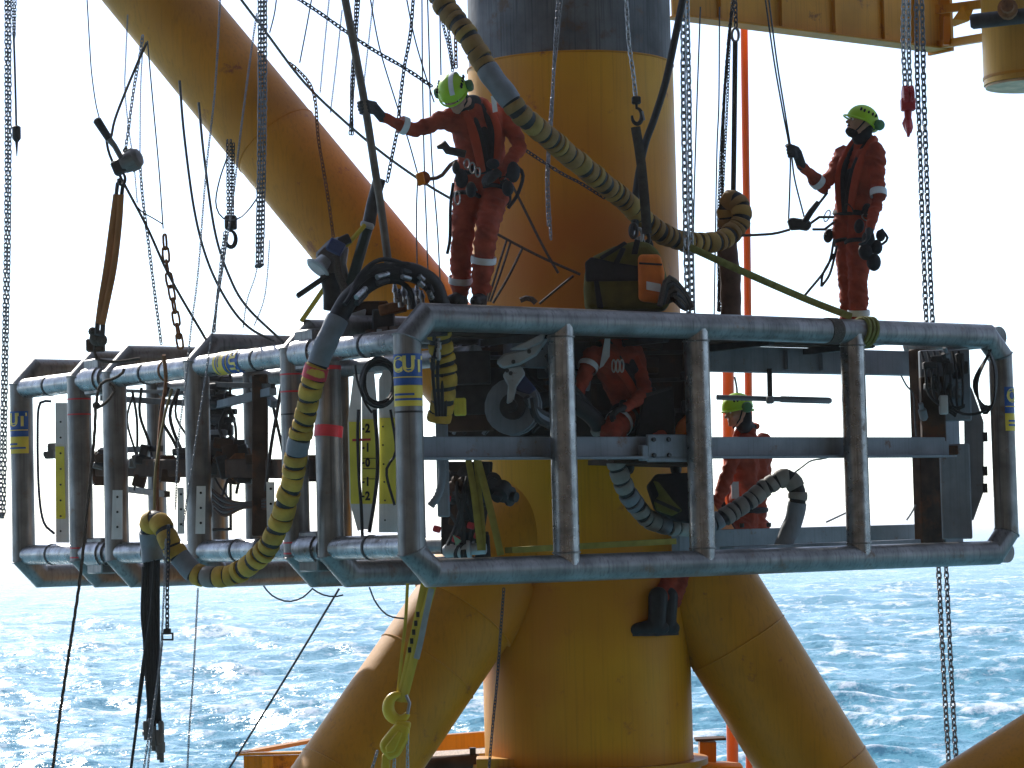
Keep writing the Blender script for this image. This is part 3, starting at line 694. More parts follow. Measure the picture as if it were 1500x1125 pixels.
for L, lab in [([(483, -10), (476, 60), (469, 135)], 'fine chain above the brace, left of the upright pole'),
               ([(501, 15), (493, 90), (484, 165)], 'fine chain above the brace, nearest the pole on its left'),
               ([(548, -10), (539, 70), (531, 140)], 'fine chain hanging just right of the pole near the top'),
               ([(384, 345), (375, 400), (362, 440), (356, 480)], 'fine chain under the brace, left of the clamp handle'),
               ([(395, 352), (391, 410), (385, 445), (372, 478)], 'fine chain under the brace, right of its twin beside the clamp')]:
    chain(lab, [L], 22.3, 3, CHAINM)
chain('dark rusty chain lying over the brace edge and down its face', [[(424, 92), (440, 106), (454, 124), (462, 150), (466, 200), (474, 250), (482, 300), (488, 345)]], 21.6, 6.5, RUST)
mb = MB(); mb.tube(catmull(pts([(502, -20), (519, 70), (534, 150), (548, 240), (559, 310), (570, 396)], 19.72), .2), R(12, 19.9), 12)
tag(mb.build('pole', mat('worn_pole', (.13,.105,.085), .6, .1, var=.3, scale=10)), 'long brown grey pole gripped by the leaning worker', 'pole')
t = thing('pulley_block', at(620, 262, 20.6), 'small orange and grey pulley on the steel wire left of the harness', 'pulley')
mb = MB(); c = at(621, 261, 20.6); mb.lathe(c, (0, 1, 0), [(-.03, .03), (-.03, .05), (-.01, .05), (0, .036), (.01, .05), (.03, .05), (.03, .03)], 20); mb.build('sheave', RUST, t)
mb = MB(); mb.box(at(616, 262, 20.55), (.03, 0, .01), (0, .01, 0), (-.01, 0, .05)); mb.build('side_plate', ORGJ, t, bevel=.01)
rope('', [(630, 262), (646, 258), (664, 238), (684, 236)], 20.5, 6, ROPE, root=t, name='lanyard')

# at the leg and right of it
chain('slim pale doubled chain hanging in front of the yellow leg', [[(823, -10), (816, 60), (811, 110), (808, 180), (803, 260), (807, 350)], [(818, -10), (813, 60), (810, 120), (806, 180), (801, 260), (803, 330)]], 20.9, 6, CHAINM)
t = thing('hook_chain', at(932, 185, 21), 'pale chain with a dark latch hook in front of the yellow leg', 'chain')
chain('', [[(917, -10), (921, 60), (928, 110), (931, 142)]], 21, 8, CHAINB, root=t)
c = at(932, 147, 21); mb = MB(); mb.box(c, (.036, 0, 0), (0, .03, 0), (0, 0, .03)); mb.build('swivel', BLACK, t, bevel=.01)
hook(at(933, 170, 21), .062, BLACK, t); mb = MB(); mb.tube([at(941, 163, 20.98), at(944, 176, 20.98)], .007, 6); mb.build('latch', CHAINM, t)
SL = mat('dark_webbing', (.045,.04,.035), .85, 0, var=.3, scale=30)
o = strap([(931, 186), (938, 230), (944, 290), (948, 345)], 21, 15, .5, SL, None, 'webbing_sling'); tag(o, 'dark webbing sling hanging from the hook in front of the leg', 'sling')
rope('thick black cable slanting down the right side of the leg', [(1002, -10), (990, 50), (975, 120), (958, 175), (944, 215), (932, 280), (930, 345)], 21.2, 11, BLACK, 'cable', 'cable', n=10)
chain('left strand of heavy chain at the right edge of the leg', [[(1001, -10), (1001, 120), (1003, 260), (1006, 400), (1009, 468)]], 21.3, 11, CHAINB, group=None)
chain('right strand of heavy chain at the right edge of the leg', [[(1006, -10), (1009, 120), (1011, 260), (1013, 400), (1015, 470)]], 21.35, 10, CHAINB)
rope('thin upright wire just right of the heavy chain strands', [(1026, 10), (1020, 180), (1016, 340), (1018, 470)], 22.6, 2.2, WIRE, 'wire', 'wire')
rope('thin upright wire between the heavy strands and the chain bunch', [(1054, 10), (1053, 150), (1050, 230), (1046, 470)], 22.6, 2.2, WIRE, 'wire', 'wire')
chain('bunch of four fine chains left of the dark upright sling', [[(1076, -10), (1068, 60), (1060, 160), (1055, 300), (1052, 455)], [(1073, 0), (1065, 80), (1057, 200), (1052, 330), (1054, 455)], [(1071, 20), (1062, 130), (1058, 260), (1056, 455)], [(1070, 30), (1065, 160), (1058, 300), (1053, 455)]], 22.4, 5, CHAIND)
t = thing('webbing_sling', at(1077, 290, 22.2), 'narrow dark sling with shackle hanging to the looped hose end', 'sling')
strap([(1077, 62), (1076, 150), (1075, 230), (1074, 292)], 22.2, 8, .5, SL, t, 'webbing')
mb = MB(); mb.tube([at(1077 + 5 * math.cos(a), 51 + 10 * math.sin(a), 22.2) for a in [2 * math.pi * i / 16 for i in range(16)]], .012, 6, closed=True); mb.build('shackle', CHAINM, t)
chain('', [[(1077, -10), (1078, 40)]], 22.2, 8, CHAIND, root=t)

# hook block and heavy chains at right
t = thing('hook_block', at(1330, 195, 22.7), 'red hook block hanging on two chain falls at upper right', 'hook block')
REDP = mat('red_paint', (.42,.03,.04), .45, 0, var=.2, scale=8)
chain('', [[(1324, -10), (1323, 60), (1326, 126)]], 22.7, 9, CHAINB, parts=True, root=t)
chain('', [[(1331, -10), (1331, 60), (1333, 126)]], 22.75, 9, CHAINB, parts=True, root=t)
c = at(1330, 140, 22.7)
for s in (-1, 1):
    mb = MB(); mb.lathe(c + Vector((s * .024, 0, 0)), (1, 0, 0), [(-.026, .06), (-.02, .085), (.02, .085), (.026, .06)], 22); mb.build('cheek', REDP, t)
mb = MB(); mb.box(at(1330, 153, 22.7), (.06, 0, 0), (0, .05, 0), (0, 0, .055)); mb.build('yoke', REDP, t, bevel=.015, seg=2)
mb = MB(); P = [at(1330 + dx, y, 22.7) for dx, y in ((0, 160), (0, 172), (-1, 180), (1, 188), (1.5, 195))]; mb.tube(P, [.035, .03, .045, .04, .022], 12); mb.tube([P[2] + Vector((0, -.03, 0)), P[2] + Vector((0, -.08, -.06)), P[2] + Vector((0, -.03, -.12))], [.03, .028, .012], 8); mb.build('hook', REDP, t)
RC = [(1342, -10), (1343, 60), (1344, 125), (1347, 200), (1350, 300), (1354, 400), (1357, 472), (1367, 640), (1375, 835), (1382, 980), (1391, 1140)]
chain('left of the two long heavy chains passing behind the right end of the cage', [RC], 24.0, 9.5, CHAINM, parts=True)
chain('right of the two long heavy chains passing behind the right end of the cage', [[(1350, -10), (1352, 60), (1353, 125), (1357, 250), (1361, 360), (1366, 472), (1377, 640), (1386, 835), (1393, 980), (1402, 1140)]], 24.05, 9.5, CHAINM, parts=True)

# below the cage
rope('dark laid rope hanging from the left end of the cage', [(140, 590), (138, 640), (128, 740), (118, 840), (105, 930), (90, 1030), (76, 1135)], 21.4, 5, ROPE, lay=True)
t = thing('fork_lanyard', at(140, 600, 21.9), 'dark two legged rope bridle around the left top tube', 'lanyard')
for L in ([(141, 598), (143, 575), (150, 560), (163, 556), (178, 548), (182, 540)], [(141, 598), (155, 590), (168, 572), (160, 562)]): rope('', L, 21.6, 4.5, ROPE, root=t)
mb = MB(); mb.lathe(at(141, 594, 21.6), (0, 1, 0), [(-.015, .02), (-.012, .03), (.012, .03), (.015, .02)], 12); mb.build('thimble', DARK, t)
t = thing('chain_drop', at(243, 935, 20.4), 'dark chain with a square shackle hanging beside the black hoses', 'chain')
chain('', [[(247, 770), (246, 830), (245, 870), (245, 922)]], 20.4, 7.5, CHAIND, root=t)
c = at(245, 925, 20.4); mb = MB(); mb.box(c, (.028, 0, 0), (0, .02, 0), (0, 0, .022)); mb.build('shackle_pin', DARK, t, bevel=.005)
mb = MB(); mb.tube([at(238, 928, 20.4), at(238, 937, 20.4), at(253, 937, 20.4), at(253, 928, 20.4)], .007, 6, closed=True); mb.build('shackle', DARK, t)
chain('fine chain loop hanging in front of the black hoses', [[(243, 790), (240, 870), (235, 960), (226, 1030), (216, 1090), (210, 1130)], [(238, 940), (230, 1010), (222, 1075), (216, 1130)]], 20.3, 4, CHAINM)
chain('fine chain hanging alone right of the black hoses over the sea', [[(290, 862), (287, 920), (283, 990), (278, 1060), (274, 1135)]], 21, 3.6, CHAINM)
rope('taut diagonal wire from the cage bottom to the lower left platform', [(497, 862), (420, 990), (333, 1130)], 20.6, 3.2, WIRE, 'wire', 'wire')
rope('slack cable loop hanging below the middle of the cage', [(386, 858), (398, 872), (420, 881), (442, 876), (458, 862)], 20.5, 2.4, WIRE, 'cable', 'cable')
rope('second slack cable loop below the cage nearer the corner', [(457, 862), (472, 871), (490, 874), (505, 871)], 20.3, 2.4, WIRE, 'cable', 'cable')
rope('thin cable curving from the cage corner to the brace can', [(541, 860), (549, 880), (562, 897), (575, 904), (592, 906)], 20.6, 2.4, WIRE, 'cable', 'cable')
chain('slim dark chain hanging from the front bottom tube in front of the leg', [[(738, 862), (733, 930), (728, 1000), (722, 1060), (716, 1130)]], 19.6, 5.5, CHAIND)

# left orange sling and lever hoist
ORW = mat('orange_brown_webbing', (.34,.15,.05), .85, 0, var=.25, scale=14, stretch=(1,1,.3))
t = thing('round_sling', at(150, 480, 20.9), 'doubled orange brown round sling between lever hoist and cage', 'sling')
strap([(171, 285), (165, 330), (157, 390), (149, 440), (144, 478)], 20.9, 11, .55, ORW, t, 'webbing'); strap([(177, 285), (174, 330), (167, 390), (157, 440), (149, 478)], 20.88, 10, .55, ORW, t, 'webbing')
mb = MB(); mb.tube(pts([(170, 288), (172, 270), (177, 262), (180, 270), (178, 288)], 20.9), .016, 8); mb.build('shackle', DARK, t)
mb = MB(); mb.tube(pts([(143, 474), (142, 488), (150, 490), (151, 474)], 20.9), .02, 8); mb.build('shackle', DARK, t)
c = at(142, 495, 20.95); mb = MB(); mb.ell(c, .06, .05, .065, n=14, m=8); mb.ell(c + Vector((-.03, -.02, .05)), .035, .035, .035, n=10, m=6); mb.ell(c + Vector((.04, -.02, -.02)), .045, .04, .05, n=10, m=6); mb.build('knot', ROPE, t)
mb = MB(); mb.box(at(140, 506, 21.2), (.07, 0, 0), (0, .05, 0), (0, 0, .05)); mb.build('lug', BROWN, t, bevel=.01)
rope('', [(139, 498), (139, 520), (147, 528), (170, 530), (205, 525)], 20.95, 4.5, ROPE, root=t)
t = thing('lever_hoist', at(185, 250, 20.7), 'grey lever hoist with long handle hanging at upper left', 'lever hoist')
HO = mat('hoist_grey', (.15,.145,.14), .45, .4, var=.25, scale=12)
c = at(188, 237, 20.7); ax = Vector((.9, -.25, .35)).normalized()
mb = MB(); mb.lathe(c, ax, [(-.10, .03), (-.10, .055), (-.05, .06), (-.045, .075), (.0, .082), (.07, .082), (.1, .065), (.115, .03)], 22); mb.build('gear_case', HO, t, ang=.5)
for a in range(6):
    mb = MB(); e1 = ax.orthogonal().normalized(); e2 = ax.cross(e1); d = e1 * math.cos(a * 1.047) + e2 * math.sin(a * 1.047)
    mb.bar(c + d * .084 - ax * .0, c + d * .084 + ax * .07, .02, .01, up=d); mb.build('rib', HO, t)
mb = MB(); P = pts([(178, 232), (168, 214), (160, 204), (142, 176)], 20.6); mb.tube(P, [.022, .022, .026, .028], 10); mb.build('lever', HO, t)
mb = MB(); mb.tube([P[2], P[3], P[3] + (P[3] - P[2]).normalized() * .012], [.03, .034, .022], 10); mb.build('grip', BLACK, t)
mb = MB(); mb.box(at(175, 245, 20.7), (.05, 0, .02), (0, .05, 0), (-.02, 0, .05)); mb.build('side_plate', DARK, t, bevel=.012)
hook(at(178, 262, 20.7), .045, DARK, t, 'bottom_hook'); hook(at(184, 223, 20.7), .03, DARK, t, 'top_hook', up=-1)

# ------------------------------------------------------------------ taped hose bundles
YTAPE = mat('yellow_tape', (.42,.255,.035), .7, 0, var=.4, scale=7, bump=.3, bscale=40)
TAN = mat('tan_tape', (.23,.135,.045), .75, 0, var=.3, scale=7, bump=.3, bscale=40)
GTAPE = mat('grey_tape', (.17,.19,.215), .55, 0, var=.2, scale=9, bump=.25)
WTAPE = mat('off_white_tape', (.24,.225,.205), .65, 0, var=.2, scale=9, bump=.3)
def frames(Q):
    return [(Q[min(i + 1, len(Q) - 1)] - Q[max(i - 1, 0)]).normalized() for i in range(len(Q))]
def hose(label, L, wpx, m_wrap, wrap_px, gap_px, plain=(), m_alt=None, alt=.12, core=BLACK, end_r=None):
    """dark core tube with a tape wrap (own mesh) every wrap_px; plain=[(from, to, material)] are fractions covered by one smooth sleeve"""
    Q = catmull([at(*p) for p in L], .012)
    Q = [q + Vector((noise.noise(q * 5), noise.noise(q * 5 + Vector((9, 0, 0))), noise.noise(q * 5 + Vector((0, 9, 0))))) * .014 for q in Q]; Y0 = L[len(L) // 2][2]; r = R(wpx, Y0)
    mb = MB(); mb.tube(Q[::4] + [Q[-1]], r * .90, 12)
    org = min(Q, key=lambda p: p.z)
    t = thing('hose', org, label, 'hose'); mb.build('core', core, t)
    n = len(Q); px = Y0 / F / .012; i = 0
    while i < n - 4:
        f = i / n; pl = next((p for p in plain if p[0] <= f < p[1]), None)
        if pl:
            j = min(n - 1, int(pl[1] * n)); seg = Q[i:j + 1:3] + [Q[j]]
            if pl[2] is not None:
                mb = MB(); mb.tube(seg, [r * (1.02 + .03 * math.sin(k * 1.3)) for k in range(len(seg))], 16); mb.build('sleeve', pl[2], t)
            i = j + 1; continue
        ln = max(3, int(wrap_px * px * random.uniform(.6, 1.45))); j = min(n - 1, i + ln)
        if j - i < 2: break
        m1 = (i + j) // 2; sk = random.uniform(-.22, .22)
        rr = r * random.uniform(.96, 1.07)
        d0 = (Q[j] - Q[i]).normalized()
        seg = [Q[i], Q[i] + (Q[m1] - Q[i]) * .25, Q[m1], Q[j] + (Q[m1] - Q[j]) * .25, Q[j]]
        sd = d0.cross(Vector((0, 1, 0))) * sk * r
        mb = MB(); mb.tube(seg, [rr * .93, rr * 1.02, rr * 1.03, rr * 1.02, rr * .93], 14)
        # tilt the two rims a little so that no two wraps are alike
        vs = []
        for k, v in enumerate(mb.v):
            vv = Vector(v); q = k // 14
            if q in (0, 4): vv = vv + d0 * (vv - seg[q]).dot(Vector((0, 1, 0)).cross(d0)) * sk
            vs.append(tuple(vv))
        mb.v = vs
        mb.build('tape_wrap', (m_alt if (m_alt and random.random() < alt) else m_wrap), t)
        i = j + max(1, int(gap_px * px * random.uniform(.35, 2.1)))
    return t
hA = hose('tan taped hose sweeping down across the yellow leg to a looped end', [(628, -40, 20.2), (652, 8, 20.1), (678, 45, 20.0), (702, 82, 19.95), (728, 120, 19.9), (760, 163, 19.9), (795, 195, 20.1), (830, 225, 20.4), (868, 255, 20.7), (905, 285, 21.0), (940, 318, 21.3), (972, 344, 21.5), (1010, 354, 21.7), (1050, 352, 21.9), (1077, 337, 22.05), (1086, 312, 22.1), (1078, 294, 22.15), (1066, 302, 22.2), (1065, 345, 22.25), (1069, 400, 22.25), (1071, 462, 22.25)], 31, TAN, 15, 4, plain=((.165, .222, GTAPE), (.86, 1.0, mat('brown_wrap', (.10,.06,.045), .7, 0, var=.3, scale=9))), m_alt=mat('ochre_tape', (.30,.19,.05), .75, 0, var=.3), alt=.3)
hB = hose('yellow taped hose hanging in a deep loop outside the left of the cage', [(648, 452, 19.75), (634, 418, 19.7), (604, 400, 19.65), (568, 400, 19.6), (535, 416, 19.5), (505, 448, 19.4), (484, 488, 19.35), (468, 525, 19.35), (457, 565, 19.4), (448, 605, 19.5), (438, 650, 19.6), (430, 695, 19.7), (417, 745, 19.85), (396, 795, 20.0), (362, 830, 20.2), (322, 845, 20.35), (286, 840, 20.45), (262, 815, 20.5), (247, 790, 20.5), (236, 770, 20.55), (226, 762, 20.6), (219, 772, 20.65), (221, 800, 20.7), (224, 822, 20.7)], 32, YTAPE, 16, 4, plain=((0, .235, None), (.235, .31, GTAPE), (.425, .462, GTAPE), (.80, .845, GTAPE), (.94, 1.0, GTAPE)), m_alt=WTAPE, alt=.15)
Q = [at(x, y, Y) for x, y, Y in ((462, 536, 19.37),)]
mb = MB(); d = (at(457, 565, 19.4) - at(468, 525, 19.35)).normalized(); c = at(462, 545, 19.38); mb.tube([c - d * .045, c + d * .045], R(37, 19.4), 16); mb.build('red_tape', REDT, hB)
hC = hose('grey taped hose sagging through the right bays of the cage and looping over', [(782, 588, 20.55), (820, 584, 20.6), (862, 606, 20.7), (892, 648, 20.85), (906, 692, 20.95), (926, 732, 21.1), (952, 760, 21.25), (990, 772, 21.4), (1030, 770, 21.55), (1066, 754, 21.65), (1100, 731, 21.75), (1134, 706, 21.8), (1158, 701, 21.8), (1169, 722, 21.8), (1165, 755, 21.8), (1152, 788, 21.8), (1146, 806, 21.8)], 27, WTAPE, 13, 4, plain=((0, .17, None), (.865, 1.0, GREYP)), m_alt=GTAPE, alt=.3)
hD = hose('short yellow taped hose hanging just inside the front left corner', [(640, 470, 19.6), (646, 505, 19.65), (650, 545, 19.7), (650, 585, 19.75), (643, 618, 19.8)], 36, YTAPE, 14, 4)
def bundle(label, runs, name, cat, root=None):
    t = thing(name, min([at(*p) for r_ in runs for p in r_[0]], key=lambda p: p.z), label, cat)
    for L, wpx, m in runs:
        mb = MB(); mb.tube(catmull([at(*p) for p in L], .04), R(wpx, L[0][2]), 8); mb.build('hose', m, t)
    return t
ends = [(212, 1090), (222, 1108), (232, 1112), (238, 1118), (228, 1080)]
bh = bundle('bundle of black hoses hanging far below the left of the cage', [([(213 + i * 4.6, 815, 20.7 + .03 * (i % 2)), (212 + i * 4.8, 880, 20.72), (213 + i * 4.6, 960, 20.7), (218 + i * 3.6, 1030, 20.7), (217 + i * 4.6, 1060 + 12 * (i % 3) , 20.7)], 6.5, BLACK) for i in range(5)] + [([(210, 830, 20.65), (208, 900, 20.65), (212, 960, 20.62), (203, 1040, 20.6), (190, 1140, 20.6)], 4.5, BLACK), ([(226, 820, 20.6), (220, 900, 20.6), (208, 980, 20.6), (199, 1060, 20.6)], 3.5, BLACK)], 'hose_bundle', 'hoses')
for i, (x, y, l) in enumerate(((213, 1062, 22), (224, 1070, 30), (232, 1075, 38), (236, 1062, 55), (220, 1058, 26))):
    mb = MB(); a, b = at(x, y - 6, 20.68), at(x + 1, y + l, 20.68); mb.lathe(a, b - a, [(0, .016), (.02, .022), ((b - a).length * .5, .022), ((b - a).length * .52, .028), ((b - a).length * .75, .028), ((b - a).length * .77, .018), ((b - a).length, .018)], 10); mb.build('coupling', HO, bh)
bundle('black and silver hoses arching over the front left corner of the cage', [([(505, 446, 19.3 + .02 * i), (530, 412 - i * 3, 19.42), (560, 396 - i * 4 + (i % 2) * 9, 19.5), (598, 396 - i * 3 + (i % 3) * 6, 19.6), (625, 412 - i + (i % 2) * 6, 19.65), (636 + (i % 3) * 3, 448, 19.7)], 7, BLACK) for i in range(5)] + [([(520, 440, 19.4), (545, 420, 19.5), (580, 412, 19.6), (600, 425, 19.65), (606, 452, 19.7)], 8, BLACK)], 'hose_arch', 'hoses')
arch = [(518, 432, 19.33), (548, 402, 19.44), (585, 392, 19.52), (610, 400, 19.58), (624, 414, 19.6), (634, 436, 19.65)]
for (x, y, Y), (x2, y2, Y2) in zip(arch, arch[1:]):
    for k in range(2):
        mb = MB(); a_, b_ = at(x + 4, y + 4 + k * 9, Y - .05), at(x + (x2 - x) * .45 + 4, y + (y2 - y) * .45 + 4 + k * 9, Y2 - .05)
        mb.tube([a_, b_], R(8.5, Y), 10); mb.build('silver_band', STEEL2 if (k + int(x)) % 3 else BLACK, bpy.data.objects['hose_arch'])
t = thing('hose_fittings', at(598, 445, 19.75), 'cluster of silver hose couplings behind the front left corner', 'fittings')
for i in range(7):
    x = 578 + i * 6.5; y = 425 + (i * 7) % 11; mb = MB(); a = at(x, y - 9, 19.78 + .03 * (i % 3)); b = at(x + 3, y + 18, 19.78 + .03 * (i % 3))
    l = (b - a).length; mb.lathe(a, b - a, [(0, .012), (.03, .018), (.04, .024), (.06, .024), (.062, .016), (l * .75, .016), (l * .76, .022), (l, .022)], 10); mb.build('coupling', STEEL2, t)
# bare hoses leaving hose C at the top, inside the cage
bundle('grey hydraulic hoses fanning from the winch to the taped hose', [([(800, 520 + 20 * (i % 3), 20.5), (835, 560 + 8 * i, 20.6), (862, 590 + 5 * i, 20.7), (885, 628, 20.78)], 6, [BLACK, DARK, BLACK][i % 3]) for i in range(5)], 'hydraulic_hoses', 'hoses')

# green strap from the leg to the right end of the cage
GST = mat('olive_webbing', (.17,.17,.045), .85, 0, var=.25, scale=20)
t = thing('olive_strap', at(1283, 505, 21.9), 'long olive green strap slanting from hose end to right tube', 'strap')
mb = MB(); mb.tube(catmull(pts([(1010, 362, 21.3), (1060, 385, 21.35), (1120, 412, 21.5), (1190, 442, 21.8), (1250, 465, 21.95)]), .1), R(11, 21.8), 10, up=(0, 1, 0), flat=(1, .4)); mb.build('webbing', GST, t)
c = Fr(4.62, TR, HH - TR)
for k in range(3):
    mb = MB(); q = c + Uv * (k * .045 - .04); mb.tube([q + (Vv * math.cos(a) + Zv * math.sin(a)) * (TR + .012) + Uv * .03 * math.sin(a) for a in [2 * math.pi * i / 24 for i in range(24)]], .02, 6, closed=True); mb.build('wrap', GST, t)
mb = MB(); q = c - Uv * .36; mb.tube([q - Uv * .06, q + Uv * .06], TR + .006, 20); mb.build('wrap', ROPE, t)

# bag on top of the cage
BAGY = mat('olive_yellow_fabric', (.10,.094,.018), .85, 0, var=.2, scale=12, bump=.3)
BAGB = mat('black_fabric', (.012,.012,.014), .8, 0, var=.3, scale=16, bump=.3)
BAGO = mat('orange_fabric', (.62,.16,.02), .75, 0, var=.15, scale=10, bump=.3)
REFL = mat('reflective_tape', (.62,.66,.70), .4, 0, var=.1, scale=20, bump=.05)
YG = 20.9
t = thing('equipment_bag', at(915, 450, YG + .15), 'olive and black kit bag with orange pouch resting on the cage', 'bag')
def soft(poly, Y, d, m, name, parent=t, bev=.03):
    mb = MB(); mb.prism([at(x, y, Y) for x, y in poly], (0, d, 0)); o = mb.build(name, m, parent); b = o.modifiers.new('bevel', 'BEVEL'); b.width = bev; b.segments = 4; b.limit_method = 'ANGLE'; return o
soft([(856, 418), (858, 390), (870, 374), (900, 360), (932, 352), (952, 354), (968, 370), (976, 400), (984, 430), (980, 452), (858, 452)], YG, .36, BAGY, 'body', bev=.05)
soft([(858, 412), (857, 384), (866, 376), (900, 384), (938, 390), (940, 411)], YG - .025, .06, BAGB, 'flap', bev=.015)
for poly in ([(870, 412), (877, 412), (884, 451), (875, 451)], [(897, 388), (910, 362), (917, 364), (906, 388)], [(878, 376), (915, 353), (919, 357), (882, 380)], [(925, 372), (930, 350), (938, 352), (934, 372)]): soft(poly, YG - .03, .03, BAGB, 'bag_strap', bev=.006)
soft([(935, 372), (968, 372), (974, 398), (972, 440), (960, 443), (936, 440)], YG - .12, .12, BAGO, 'pouch', bev=.035)
soft([(947, 412), (968, 416), (968, 428), (947, 424)], YG - .128, .01, REFL, 'label', bev=.002)
soft([(936, 384), (970, 386), (970, 389), (936, 387)], YG - .126, .01, BAGB, 'zip', bev=.002)
t = thing('rope_heap', at(990, 452, 20.8), 'dark coil of rope and hose heaped right of the orange pouch', 'rope')
for i in range(6):
    mb = MB(); mb.tube(catmull([at(966 + i * 4, 448 - i * 2, 20.7 + .05 * i), at(978 + i * 3, 408 + i * 7, 20.75), at(1000, 425 + i * 5, 20.8), at(1014 - i * 2, 452, 20.85)], .05), .022, 7); mb.build('rope', BLACK if i % 2 else ROPE, t)
t = thing('shackle_cluster', at(938, 365, 21.2), 'pale shackles and links at the sling end above the kit bag', 'shackles')
for i, (x, y) in enumerate(((928, 338), (936, 345), (946, 350), (938, 358), (950, 362))):
    mb = MB(); mb.tube([at(x + 5 * math.cos(a), y + 10 * math.sin(a), 21.1 + .04 * i) for a in [2 * math.pi * k / 14 for k in range(14)]], .014, 6, closed=True); mb.build('shackle', CHAINB if i % 2 else DARK, t)

# rope rail round the leg
t = thing('rope_rail', at(790, 400, 20.9), 'dark rope rail with lashings stretched across the leg behind the worker', 'ropes')
for L, wpx in (([(723, 340), (760, 360), (800, 380), (850, 402)], 4), ([(742, 255), (765, 300), (795, 360), (818, 400)], 4), ([(742, 352), (730, 390), (714, 442)], 3.5), ([(748, 354), (735, 395), (718, 442)], 3.5), ([(765, 364), (745, 405), (722, 444)], 4), ([(840, 404), (820, 420), (790, 445)], 4), ([(762, 440), (775, 436), (785, 444)], 8)):
    rope('', L, 20.95, wpx, ROPE, root=t)
chain('dark chain slanting down behind the taped hose across the leg', [[(752, 208), (770, 220), (800, 240), (828, 257), (850, 268), (885, 290)]], 20.9, 6.5, CHAIND)

# ------------------------------------------------------------------ yellow sling, hook and hoist below the corner
YW = mat('yellow_webbing', (.52,.40,.05), .8, 0, var=.2, scale=14, stretch=(1,1,.3), bump=.2)
GW = mat('grey_webbing', (.30,.34,.34), .8, 0, var=.15, scale=14)
t = thing('yellow_sling', at(590, 1025, 19.6), 'yellow and grey webbing sling hanging below the front corner to a hook', 'sling')
strap([(634, 855), (622, 900), (610, 950), (600, 990), (590, 1028)], 19.6, 13, .45, YW, t, 'webbing'); strap([(622, 855), (612, 905), (602, 950), (594, 990), (584, 1028)], 19.62, 12, .45, YW, t, 'webbing')
strap([(632, 862), (624, 900), (616, 940), (610, 965)], 19.55, 9, .3, GW, t, 'cover'); strap([(597, 855), (594, 910), (588, 965), (582, 1024)], 19.65, 5, .6, YW, t, 'webbing')
for k in range(5):
    c = at(612 - k * 3, 900 + k * 13, 19.52); mb = MB(); mb.box(c, (.012, 0, 0), (0, .004, 0), (0, 0, .02)); mb.build('mark', INK, t)
HY = mat('hook_yellow_paint', (.62,.44,.03), .4, 0, var=.15, scale=6, rust=.1)
t = thing('chain_hoist', at(575, 1130, 19.6), 'yellow hook and hoist block hanging at the end of the yellow sling', 'chain hoist')
c = at(584, 1036, 19.6); mb = MB(); P = []; rr = []
for i in range(19):
    a = math.radians(75 + i * 255 / 18); P.append(c + Vector((math.cos(a) * .075, 0, math.sin(a) * .088))); q = i / 18; rr.append(.016 + .026 * math.sin(math.pi * min(1, q * 1.0)) + .004)
mb.tube(P, rr, 12); mb.build('hook', HY, t)
mb = MB(); mb.tube(pts([(595, 1018), (600, 1030), (597, 1046)], 19.58), .012, 8); mb.build('latch', STEEL2, t)
mb = MB(); mb.prism([at(x, y, 19.53) for x, y in ((590, 1060), (600, 1066), (598, 1085), (585, 1108), (570, 1115), (556, 1098), (556, 1088), (572, 1068), (580, 1060))], (0, .14, 0)); mb.build('housing', HY, t, bevel=.025, seg=3)
mb = MB(); mb.prism([at(x, y, 19.515) for x, y in ((583, 1070), (590, 1074), (578, 1102), (566, 1104), (564, 1094))], (0, .02, 0)); mb.build('cover_plate', HY, t, bevel=.008)
mb = MB(); mb.box(at(590, 1062, 19.6), (.055, 0, -.01), (0, .05, 0), (.005, 0, .03)); mb.build('swivel', HY, t, bevel=.012)
mb = MB(); mb.bar(at(566, 1104, 19.58), at(564, 1140, 19.58), .06, .06, up=(0,1,0)); mb.build('hoist_arm', HY, t, bevel=.01)
for L, w_, m in (([(597, 1075), (597, 1140)], 6, CHAINB), ([(578, 1112), (576, 1140)], 6, CHAINB), ([(553, 1100), (541, 1140)], 6, CHAINM)): chain('', [L], 19.55, w_, m, root=t)

# yellow slings inside the front left bay
t = thing('webbing_sling', at(720, 812, 20.2), 'two crossed olive yellow slings hanging inside the front left bay', 'sling')
OW = mat('faded_yellow_webbing', (.30,.24,.05), .85, 0, var=.2, scale=14)
strap([(686, 672), (694, 720), (700, 770), (704, 806)], 20.15, 10, .4, OW, t, 'webbing'); strap([(697, 672), (702, 720), (707, 770), (708, 806)], 20.17, 8, .4, OW, t, 'webbing')
strap([(700, 675), (712, 720), (724, 770), (734, 815)], 20.1, 11, .4, OW, t, 'webbing')
mb = MB(); mb.bar(at(745, 806, 20.6), at(985, 793, 21.3), .12, .045); o = mb.build('tie_down', OW, t); 

# ------------------------------------------------------------------ machinery inside the cage (parts of the frame's tool)
mach = thing('cutting_machine', at(700, 820, 20.3), 'dark hydraulic drive machinery with hoses inside the front left bay', 'machine')
def pbox(px, py, Y, wx, hy, dz, m, name, root=mach, bev=.012, rz=0):
    c = at(px, py, Y); M = Matrix.Rotation(rz, 3, 'Y'); mb = MB(); mb.box(c, M @ Vector((wx / 2, 0, 0)), (0, dz / 2, 0), M @ Vector((0, 0, hy / 2))); return mb.build(name, m, root, bevel=bev, seg=2)
def plathe(px, py, Y, ax, prof, m, name, root=mach, n=20):
    mb = MB(); mb.lathe(at(px, py, Y), ax, prof, n); return mb.build(name, m, root, ang=.5)
